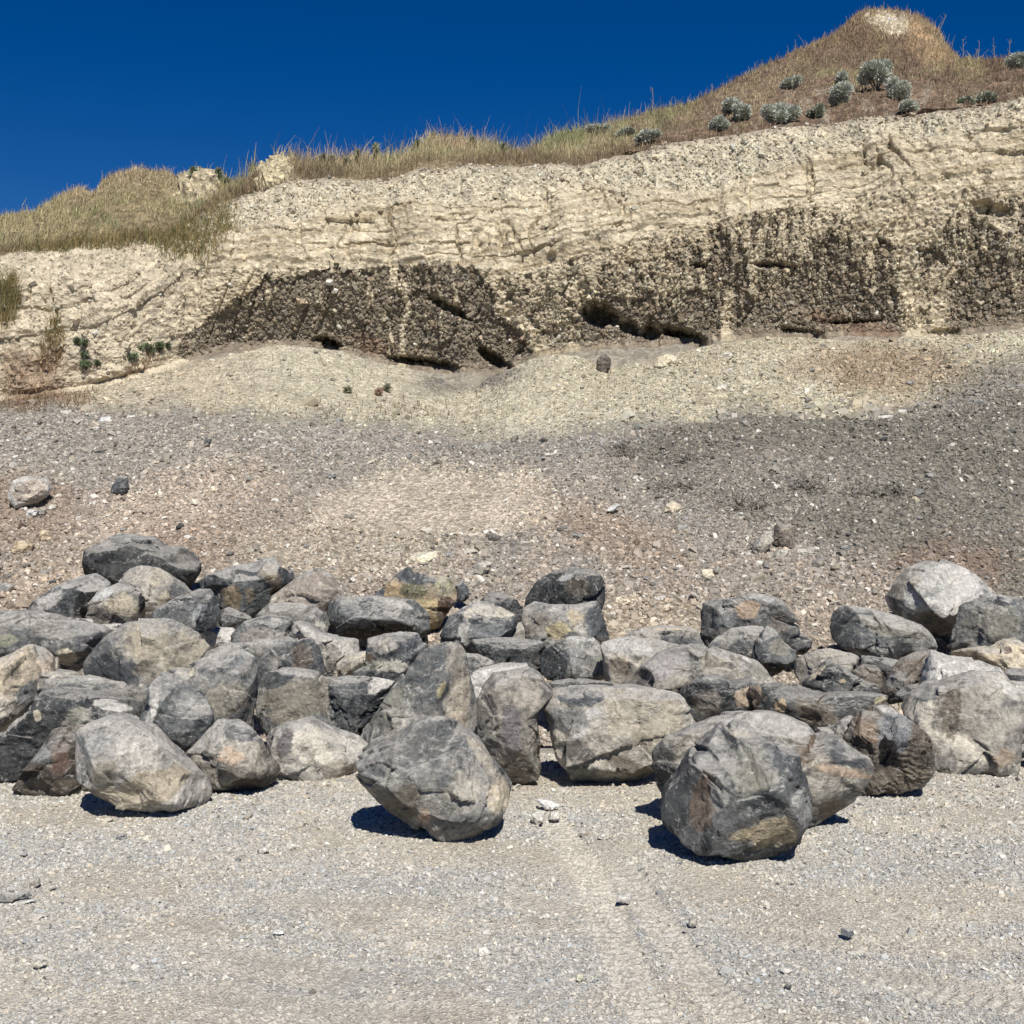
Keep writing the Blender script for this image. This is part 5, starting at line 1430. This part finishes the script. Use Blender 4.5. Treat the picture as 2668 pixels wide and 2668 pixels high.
for k_, (pts_, lab_) in enumerate((([(2272,72),(2285,56),(2315,48),(2350,52),(2368,66),(2360,84),(2320,92),(2285,90)], "white rock capping the high knoll at the top right"),
                                 ([(2362,84),(2372,70),(2392,78),(2402,96),(2388,104),(2368,98)], "smaller white rock just right of the knoll's cap"),
                                 ([(2300,112),(2312,98),(2336,100),(2346,116),(2326,126)], "pale rock showing under the knoll's white cap"))):
    boulder("outcrop", "rock", 'S', pts_, 'white', lab_, "pale rocks on the knoll", depth=float(sheet_D(pts_[0][0] + 30, max(q_[1] for q_ in pts_))[0]) + .15, seed=300 + k_, res=30, rough=2.0, k=.95)

# ordinary cobbles strewn over the slope: nothing tells one from another
r = np.random.default_rng(21)
protos = []
for v in range(10):
    S_, F_ = cube_sphere(7)
    V_ = S_ * np.array([r.uniform(.9, 1.3), r.uniform(.7, 1.0), r.uniform(.5, .8)])
    for f in range(9):
        nv = r.normal(size=3); nv /= np.linalg.norm(nv)
        pr_ = V_ @ nv; d0 = pr_.max() * r.uniform(.7, .95)
        V_ = V_ * np.where(pr_ > d0, d0 / np.maximum(pr_, 1e-6), 1)[:, None]
    protos.append((V_ * 0.5, F_))
KIND = [('pale', "pale"), ('warm', "grey-brown"), ('blue', "blue-grey"), ('cream', "cream"), ('tan', "tan")]
mats = {k_: rock_mat(k_, 1.1, 1.0) for k_, _ in KIND}
mcache = {}


def cobble(p, s, nrm_, kind, lab, grp, up_only=False):
    v = int(r.integers(10))
    key = (v, kind)
    if key not in mcache:
        o = mesh_np("cobble", protos[v][0], protos[v][1], mats[kind], None, True)
        mcache[key] = o.data
        me = o.data
        at = me.color_attributes.new("Stain", 'FLOAT_COLOR', 'POINT')
        at.data.foreach_set("color", np.zeros(len(me.vertices) * 4, np.float32))
    else:
        o = bpy.data.objects.new("cobble", mcache[key]); COL.objects.link(o)
    o.location = tuple(p + nrm_ * s * 0.15)
    o.scale = (s, s, s)
    o.rotation_euler = (r.normal(0, .25), r.normal(0, .25), r.uniform(0, 6.28))
    tag(o, lab, "cobble", grp)


for (gridP, gridN, gpx_, gpy_, cnt, band_, where, grp) in (
        (SGd, SN, spx, spy, 110, (1130, 1600), "fist-sized cobble lying loose on the rubble slope above the boulders", "fist-sized cobbles strewn on the rubble slope"),
        (TGd, TN, tpx, tpy, 45, (900, 1110), "cobble half sunk in the cream talus under the cliff", "cobbles half sunk in the cream talus")):
    w_ = ((gpx_ > 5) & (gpx_ < 2660) & (gpy_ > band_[0]) & (gpy_ < band_[1])).astype(float)
    if gridP is SGd: w_ *= calm * (0.3 + sstep(1300, 1500, gpy_))
    else: w_ *= 0.15 + blob(gpx_, gpy_, 2200, 1080, 240, 40, 0, .4, 96) * 4 + sstep(1500, 2000, gpx_) * .6
    pts, nn, i, j = grid_sample(gridP, gridN, cnt, r, w_)
    for p_, n_ in zip(pts, nn):
        kd, _ = KIND[int(r.choice(5, p=[.3, .25, .1, .2, .15]))]
        kd_l = dict(KIND)[kd]
        cobble(p_, float(np.clip(0.085 * np.exp(r.normal(0, .3)), .05, .17)), n_, kd, kd_l + " " + where, kd_l + " " + grp)

# ------------------------------------------------------------------ grass, weeds and shrubs on the hill
grass_m = attr_mat("grass_blade", 0.85, 0.12, 30)


def blades(name, base, h, w, col, r, lean=0.25, wind=(0.10, 0.0)):
    n = len(base)
    a = r.uniform(0, 2 * math.pi, n)
    side = np.stack([np.cos(a), np.sin(a), 0 * a], -1)
    ln = np.stack([r.normal(wind[0], lean, n), r.normal(wind[1], lean, n), np.ones(n)], -1)
    ln /= np.linalg.norm(ln, axis=1)[:, None]
    bend = np.stack([r.normal(0, lean, n), r.normal(0, lean, n), -0.15 * np.ones(n)], -1)
    mid = base + ln * (h * 0.55)[:, None]
    tip = base + ln * h[:, None] + bend * (h * 0.5)[:, None]
    hw = side * (w * 0.5)[:, None]
    V = np.stack([base - hw, base + hw, mid + hw * 0.7, mid - hw * 0.7, tip + hw * 0.22, tip - hw * 0.22], 1)
    V[:, 0:2, 2] -= 0.04
    f = np.array([[0, 1, 2, 3], [3, 2, 4, 5]])
    F = (f[None] + 6 * np.arange(n)[:, None, None]).reshape(-1, 4)
    C = np.repeat(col, 6, axis=0).reshape(n, 6, 3)
    return mesh_np(name, V.reshape(-1, 3), F, grass_m, C.reshape(-1, 3), False)


hpx, hpy = project(HG)
r = np.random.default_rng(31)
vis = ((hpx > -80) & (hpx < 2750)).astype(float); vis[:5] = 0; vis[-4:] = 0
bare = blob(hpx, hpy, 2318, 82, 58, 32, 20, .8, 62) + blob(hpx, hpy, 720, 472, 52, 36, 0, .4, 67) + blob(hpx, hpy, 520, 495, 64, 34, 0, .5, 68)
vis = vis * np.clip(1 - bare, 0.01, 1)
clump = 0.08 + 0.92 * sstep(-0.12, 0.18, fbm(HG * 1.0, 5, 131, 0.65))
rock_zone = sstep(1750, 2100, hpx) * sstep(200, 270, hpy)
vis *= clump * (1 - 0.72 * rock_zone) * (1 - 0.45 * sstep(1500, 1900, hpx))


def gcolour(px, py, r):
    n = len(px)
    c = np.broadcast_to(lin((172, 160, 116)), (n, 3)).copy()
    green = sstep(-0.05, 0.3, nz2(px, py, 90, 132)) * (1 - sstep(1700, 2000, px))
    c = mixm(c, green * 0.75, lin((128, 136, 86)))
    red = sstep(1450, 1900, px) * sstep(-0.25, 0.15, nz2(px, py, 80, 133))
    c = mixm(c, red * 0.85, lin((122, 100, 86)))
    c = mixm(c, sstep(1900, 2050, px) * (1 - sstep(110, 200, py - 0.0 * px)) * 0.6, lin((172, 144, 108)))
    orange = blob(px, py, 360, 462, 110, 34, 0, .5, 134) + blob(px, py, 200, 500, 50, 24, 0, .4, 135) + blob(px, py, 850, 430, 120, 24, 0, .5, 136) + blob(px, py, 1180, 385, 70, 20, 0, .5, 137) \
        + blob(px, py, 2420, 120, 80, 50, 35, .4, 138) + blob(px, py, 1960, 260, 140, 60, -20, .6, 139)
    c = mixm(c, np.clip(orange, 0, 1) * 0.85, lin((180, 158, 122)))
    foot = 1 - sstep(4, 30, e_edge_at(px) - py)
    c = mixm(c, foot * 0.7, lin((112, 88, 72)))
    k = np.exp(r.normal(0, 0.25, n))[:, None]
    return desat(np.clip(c * k, 0.01, 0.8), 0.85) * (0.92 - 0.14 * sstep(1500, 1900, px))[..., None]


def e_edge_at(x): return L_edge(x)


n = 150000
pts, nn, i, j = grid_sample(HGd, HN, n, r, vis)
gx_, gy_ = hpx[i, j], hpy[i, j]
tall = 1 - 0.45 * sstep(1400, 1900, gx_)
h = np.clip(0.17 * np.exp(r.normal(0, 0.38, n)), 0.08, 0.95) * tall * (0.9 - 0.15 * (1 - sstep(400, 700, gx_)))
near_top = 1 - sstep(8, 40, gy_ - L_sky(gx_))
h = h * (1 + near_top * sstep(450, 700, gx_) * (0.4 + 0.9 * (r.random(n) < .2)))
w = r.uniform(0.008, 0.02, n) * (1 + 0.5 * sstep(1500, 2200, gx_))
o = blades("grass", pts, h, w, gcolour(gx_, gy_, r), r)
tag(o, kind="stuff")

# grass and litter hanging over the broken left edge and in the gullies of the left face
vis2 = np.zeros(cpx.shape)
for (cx, cy, rx, ry, an, wt_) in ((560, 620, 50, 80, 20, .3), (480, 640, 70, 50, 0, .45), (120, 650, 200, 14, 0, .8), (300, 628, 160, 12, 0, .8), (20, 800, 30, 60, 10, .8), (135, 910, 26, 60, 10, .9), (90, 990, 80, 50, -40, .1), (360, 960, 60, 14, -30, .4)):
    vis2 = np.maximum(vis2, wt_ * blob(cpx, cpy, cx, cy, rx, ry, an, .6, int(cx)))
vis2[:22] = 0; vis2[-9:] = 0
n = 6500
pts, nn, i, j = grid_sample(CGp, CNn, n, r, vis2 + 1e-9)
c = np.where((r.random(n) < .5)[:, None], lin((150, 132, 92)), lin((120, 118, 78)))
low_ = sstep(860, 960, cpy[i, j])
c = mixm(c, low_, lin((150, 124, 98)))
o = blades("hanging_grass", pts, np.clip(0.2 * np.exp(r.normal(0, .4, n)), .05, .5), r.uniform(.006, .014, n), np.clip(c * np.exp(r.normal(0, .25, n))[:, None], .01, .8) * .85, r, 0.4)
tag(o, kind="stuff")

# sparse tufts and red weeds on the talus
n = 2600
w_ = ((tpx > -40) & (tpx < 2710)) * (0.5 * blob(tpx, tpy, 900, 1075, 300, 26, 0, .6, 141) + blob(tpx, tpy, 110, 1000, 160, 80, -20, .7, 34) + .4 * blob(tpx, tpy, 2280, 960, 220, 60, 0, .6, 33) + 0.06)
w_[-18:] = 0
pts, nn, i, j = grid_sample(TGd, TN, n, r, w_)
c = np.where((r.random(n) < .7)[:, None], lin((140, 104, 70)), lin((120, 112, 80)))
o = blades("dry_weeds", pts, np.clip(0.09 * np.exp(r.normal(0, .4, n)), .03, .3), r.uniform(.006, .012, n), c * .6, r, 0.5)
tag(o, kind="stuff")

# leaves as many small faces round a thing's stems
leaf_m = attr_mat("leaf", 0.8, 0.15, 25)
stem_m = attr_mat("stem", 0.9, 0.2, 40)


def leaf_cloud(r, n, centres, rad, size, col, squash=0.8, updir=0.6):
    k = r.integers(len(centres), size=n)
    d = r.normal(size=(n, 3)); d /= np.linalg.norm(d, axis=1)[:, None]
    q = rad[k][:, None] * (r.random(n) ** 0.45)[:, None] * d * np.array([1, 1, squash])
    p = centres[k] + q
    t = d + np.array([0, 0, updir]) + r.normal(0, .35, (n, 3)); t /= np.linalg.norm(t, axis=1)[:, None]
    s = np.cross(t, r.normal(size=(n, 3))); s /= np.linalg.norm(s, axis=1)[:, None]
    L_ = (size * r.uniform(.6, 1.4, n))[:, None]
    V = np.stack([p - s * L_ * .16, p + s * L_ * .16, p + t * L_ + s * L_ * .08, p + t * L_ - s * L_ * .08], 1)
    F = np.arange(4 * n).reshape(-1, 4)
    C = np.repeat(col * np.exp(r.normal(0, .22, n))[:, None], 4, axis=0)
    return V.reshape(-1, 3), F, np.clip(C, .005, .8)


def tubes(segs, col):
    V, F, C = [], [], []
    for (a, b, ra, rb) in segs:
        a = np.array(a); b = np.array(b)
        d = b - a; d /= np.linalg.norm(d) + 1e-9
        s = np.cross(d, [0.3, 1, 0.1]); s /= np.linalg.norm(s); t = np.cross(d, s)
        o_ = sum(len(v) for v in V)
        ang = np.arange(5) * 2 * math.pi / 5
        ring = np.cos(ang)[:, None] * s + np.sin(ang)[:, None] * t
        V.append(np.concatenate([a + ring * ra, b + ring * rb]))
        F.append(np.array([[i_, (i_ + 1) % 5, 5 + (i_ + 1) % 5, 5 + i_] for i_ in range(5)]) + o_)
    V = np.concatenate(V); F = np.concatenate(F)
    return V, F, np.broadcast_to(col, V.shape).copy()


def surf_hit(px_, py_, Pg, gx2, gy2):
    k = np.argmin((gx2 - px_) ** 2 + (gy2 - py_) ** 2)
    return Pg.reshape(-1, 3)[k].copy()


def shrub(name, cat, px_, py_, wpx, hpx_, col, label, group, grid=(HGd,), leaves=2600, leaf=0.06, seed=1, lobes=9, stem_col=(112, 100, 84)):
    rr = np.random.default_rng(seed)
    gxp, gyp = project(grid[0])
    p = surf_hit(px_, py_, grid[0], gxp, gyp)
    m = p[1] / FPX
    W_, H_ = wpx * m * 1.15, hpx_ * m * 1.15
    root = bpy.data.objects.new(name, None); COL.objects.link(root)
    root.location = tuple(p - np.array([0, 0, .04])); root.empty_display_size = .2
    tag(root, label, cat, group)
    cs = rr.normal(size=(lobes, 3)); cs /= np.linalg.norm(cs, axis=1)[:, None]
    cs = cs * np.array([.27 * W_, .25 * W_, .2 * H_]) * rr.uniform(.5, 1.35, (lobes, 1)) + np.array([0, 0, .52 * H_])
    rad = rr.uniform(.25, .62, lobes) * min(W_, H_) * .5
    V, F, C = leaf_cloud(rr, leaves, cs, rad, leaf, alb(*col, 1.0))
    mesh_np("foliage", V, F, leaf_m, C, False, parent=root)
    segs = []
    for c_ in cs:
        mid = c_ * np.array([.5, .5, .5]) + rr.normal(0, .03, 3)
        segs += [((0, 0, 0), mid, .018, .012), (mid, c_, .012, .006)]
    V, F, C = tubes(segs, alb(*stem_col, .7))
    mesh_np("stems", V, F, stem_m, C, False, parent=root)
    return root


GSG = "grey-green sagebrush on the hill above the cliff"
SAGE = (182, 188, 164)
for k_, (x_, y_, w_, h_, lb) in enumerate((
        (2285, 236, 92, 72, "largest round sagebrush below the pale knoll at the top right"),
        (2342, 262, 62, 60, "sagebrush touching the lower right side of the largest one"),
        (2184, 272, 60, 56, "round sagebrush left of the largest one below the knoll"),
        (2032, 324, 96, 62, "wide sagebrush lowest on the slope above the cliff's pale edge"),
        (1896, 300, 52, 50, "sagebrush in the left part of the hill, upper of two touching"),
        (1930, 316, 48, 46, "sagebrush in the left part of the hill, lower of two touching"),
        (1872, 344, 44, 36, "small sagebrush just over the cliff edge under the touching pair"),
        (2125, 304, 52, 30, "dark low sagebrush between the wide one and the round one"),
        (2192, 212, 30, 28, "small pale sagebrush uphill of the round one"),
        (2062, 232, 52, 32, "pale spreading sagebrush high on the hill's left flank"),
        (2655, 184, 56, 44, "sagebrush cut by the right edge of the picture near the skyline"),
        (2366, 292, 46, 30, "small sagebrush below the one at the largest one's side"),
        (2520, 275, 46, 26, "faint olive sagebrush among stones at the right, left one"),
        (2570, 268, 50, 28, "faint olive sagebrush among stones at the right, right one"),
        (1690, 372, 74, 34, "pale low sagebrush near the cliff edge at the middle right"),
        (1636, 366, 56, 36, "greener sagebrush left of the pale low one by the cliff edge"),
        (1555, 352, 60, 30, "leftmost small sagebrush on the skyline slope"))):
    shrub("sagebrush", "shrub", x_, y_, w_, h_, SAGE if k_ not in (7, 12, 13, 15) else (156, 162, 130), lb, GSG, leaves=int(3200 + 50 * w_), leaf=.06, seed=400 + k_)

GWD = "green weeds rooted on the left cliff face"
for k_, (x_, y_, w_, h_, lb) in enumerate((
        (224, 958, 40, 26, "dark green weed cushion on the left cliff face, lowest one"),
        (226, 930, 26, 20, "dark green weed directly above the lowest cushion"),
        (222, 896, 18, 16, "small green sprig highest above the lowest weed cushion"),
        (202, 892, 14, 14, "tiny green sprig at the upper left of the weeds on the cliff"),
        (382, 918, 56, 26, "widest green weed clump on the left cliff face"),
        (414, 908, 22, 20, "green weed sprig right beside the widest clump"),
        (436, 904, 12, 14, "tiny green weed at the right end of the cliff weeds"),
        (340, 938, 30, 20, "green weed left and below the widest clump"),
        (254, 946, 10, 10, "tiny green dot of weed right of the lowest cushion"))):
    shrub("green_weed", "weed", x_, y_, w_, h_, (104, 126, 74), lb, GWD, grid=(CGp,), leaves=700, leaf=.045, seed=500 + k_, lobes=7)
for k_, (x_, y_, lb) in enumerate(((908, 1024, "small grey-green sprig on the cream talus mound"), (985, 1030, "reddish dry sprig on the talus right of the grey-green one"), (1008, 1018, "little green sprig on the talus beside the reddish one"),
                                  (1155, 992, "thin sprig by the grey gravel pocket at the cliff foot"))):
    shrub("sprig", "weed", x_, y_, 18, 22, (138, 136, 100) if k_ != 1 else (160, 120, 92), lb, "sprigs on the talus", grid=(TGd,), leaves=260, leaf=.05, seed=520 + k_, lobes=5)


# dry stalks and leafy weeds standing against the sky
def stalk(px_, py_, hpx_, lean, label, col=(176, 160, 128), branches=5, seed=1, leafy=False):
    rr = np.random.default_rng(seed)
    gxp, gyp = hpx, hpy
    p = surf_hit(px_, py_, HGd, gxp, gyp)
    m = p[1] / FPX; H_ = hpx_ * m
    root = bpy.data.objects.new("leafy_weed" if leafy else "dry_stalk", None); COL.objects.link(root)
    root.location = tuple(p - np.array([0, 0, .06])); root.empty_display_size = .2
    tag(root, label, "weed", "leafy weeds on the skyline" if leafy else "dry stalks on the skyline")
    top = np.array([lean * H_, 0, H_])
    segs = [((0, 0, 0), top * .55 + np.array([.02, 0, 0]), .014, .010), (top * .55 + np.array([.02, 0, 0]), top, .010, .005)]
    for b_ in range(branches):
        t_ = rr.uniform(.35, .95); a_ = rr.uniform(0, 6.28)
        s_ = top * t_
        segs.append((s_, s_ + np.array([math.cos(a_) * .16, math.sin(a_) * .1, .2]) * H_ * rr.uniform(.5, 1), .006, .003))
    V, F, C = tubes(segs, alb(*col, .7))
    mesh_np("stem", V, F, stem_m, C, False, parent=root)
    if leafy:
        cs = np.array([top * t_ for t_ in np.linspace(.15, 1.0, 8)])
        rad = np.linspace(.26, .05, 8) * H_
        V, F, C = leaf_cloud(rr, 420, cs, rad, .075, alb(126, 138, 92, 1.0), .6, .9)
        mesh_np("leaves", V, F, leaf_m, C, False, parent=root)


SK = lambda x: float(L_sky(x)) + 8
for k_, (x_, h_, ln_, lb) in enumerate((
        (808, 74, .02, "tallest dry stalk on the skyline, left of centre"), (826, 52, 0, "dry stalk just right of the tallest one"), (876, 70, .03, "second tallest dry stalk left of centre"),
        (634, 56, -.05, "dry stalk above the pale outcrop on the left skyline"), (648, 44, .06, "shorter dry stalk beside the one over the pale outcrop"), (698, 44, .1, "thin dry stalk over the right edge of the pale outcrop"),
        (1020, 60, -.9, "dry stalk leaning far to the left, near the centre"), (1256, 76, .1, "forked dry stalk on the skyline right of the orange mound"), (1268, 56, .3, "slanting dry stalk beside the forked one"),
        (1200, 50, .1, "dry stalk standing on the orange mound"), (1700, 80, .02, "dry stalk on the skyline where the hill starts to climb"), (1580, 40, -.1, "short dry stalk left of the climbing hill"),
        (2072, 48, .0, "thin dry stalk on the left shoulder of the high hill"), (2432, 66, .5, "slanting dry stalk right of the pale knoll"), (2508, 70, 0, "upright dry stalk in the dip right of the knoll"),
        (2545, 60, .1, "bushy dry stalk on the skyline near the right edge"), (2590, 70, -.05, "dry stalk second from the right edge on the skyline"), (2625, 74, .1, "rightmost dry stalk on the skyline"),
        (2260, 190, .35, "long thin dry stalk on the slope below the sagebrush") if False else (2290, 44, .3, "short dry stalk on the pale knoll's crest"), (1850, 44, .1, "dry stalk halfway up the hill's skyline"))):
    stalk(x_, SK(x_), h_, ln_, lb, seed=600 + k_, branches=6 if x_ > 1190 else 4)
stalk(2390, 318, 110, .35, "long thin pale stalk on the hill slope over the cliff edge", seed=640, branches=3)
for k_, (x_, h_, lb) in enumerate((
        (842, 46, "dark green leafy weed between the tall stalks"), (862, 40, "leafy weed right of the tallest stalks, shorter one"), (934, 50, "dark green leafy weed like a small fir, third from left"), (980, 60, "tallest fir-like leafy weed left of the leaning stalk"),
        (1130, 46, "leafy weed at the left end of the orange mound"), (1168, 40, "leafy weed in the middle of the orange mound"), (1312, 44, "leafy weed right of the orange mound"), (1090, 34, "low leafy weed before the orange mound"),
        (570, 40, "leafy weed left of the pale outcrop"), (590, 32, "small leafy weed in the dip left of the pale outcrop"), (510, 30, "leafy weed on the small pale hump"), (1230, 36, "leafy weed on the right flank of the orange mound"), (905, 34, "small leafy weed left of the fir-like one"))):
    stalk(x_, SK(x_), h_, r.normal(0, .04), lb, col=(96, 104, 70), seed=660 + k_, leafy=True, branches=3)

# dry twiggy brush on the gravel slope at the right
GTW = "dead twiggy brush on the right slope"
sgx, sgy = spx, spy
for k_, (x_, y_, w_, lb) in enumerate(((1640, 1200, 90, "dead twig tangle at the left border of the dark gravel"), (1805, 1232, 80, "dark dead brush, uppermost on the dark gravel"), (1960, 1335, 110, "dead brush with thin upright twigs at the centre of the right slope"),
                                      (2095, 1310, 110, "dead brush left of the cream stone on the right slope"), (2260, 1325, 110, "dead brush directly above the bone-white knobbly stone"), (2335, 1330, 80, "dead brush with one tall pale twig on the right"), (1770, 1290, 90, "low dead twigs under the uppermost dark brush"),
                                      (1620, 1185, 60, "sparse reddish twigs beside the left tangle"))):
    rr = np.random.default_rng(700 + k_)
    p = surf_hit(x_, y_, SGd, sgx, sgy)
    m = p[1] / FPX
    root = bpy.data.objects.new("dead_brush", None); COL.objects.link(root)
    root.location = tuple(p); root.empty_display_size = .2
    tag(root, lb, "brush", GTW)
    for part, cc, cnt in (("pale_twigs", (186, 176, 156), 60), ("dark_twigs", (70, 66, 58), 45)):
        segs = []
        for q_ in range(cnt):
            s_ = np.array([rr.normal(0, .30), rr.normal(0, .12), 0]) * w_ * m
            s_[2] = s_[1] * .5
            e_ = s_ + np.array([rr.normal(0, .22), rr.normal(-.05, .12), abs(rr.normal(.10, .10))]) * w_ * m * 1.0
            segs.append((s_, e_, .0035, .002))
            if rr.random() < .6:
                segs.append(((s_ + e_) / 2, (s_ + e_) / 2 + rr.normal(0, .08, 3) * w_ * m, .0025, .0015))
        V, F, C = tubes(segs, alb(*cc, .75))
        mesh_np(part, V, F, stem_m, C, False, parent=root)
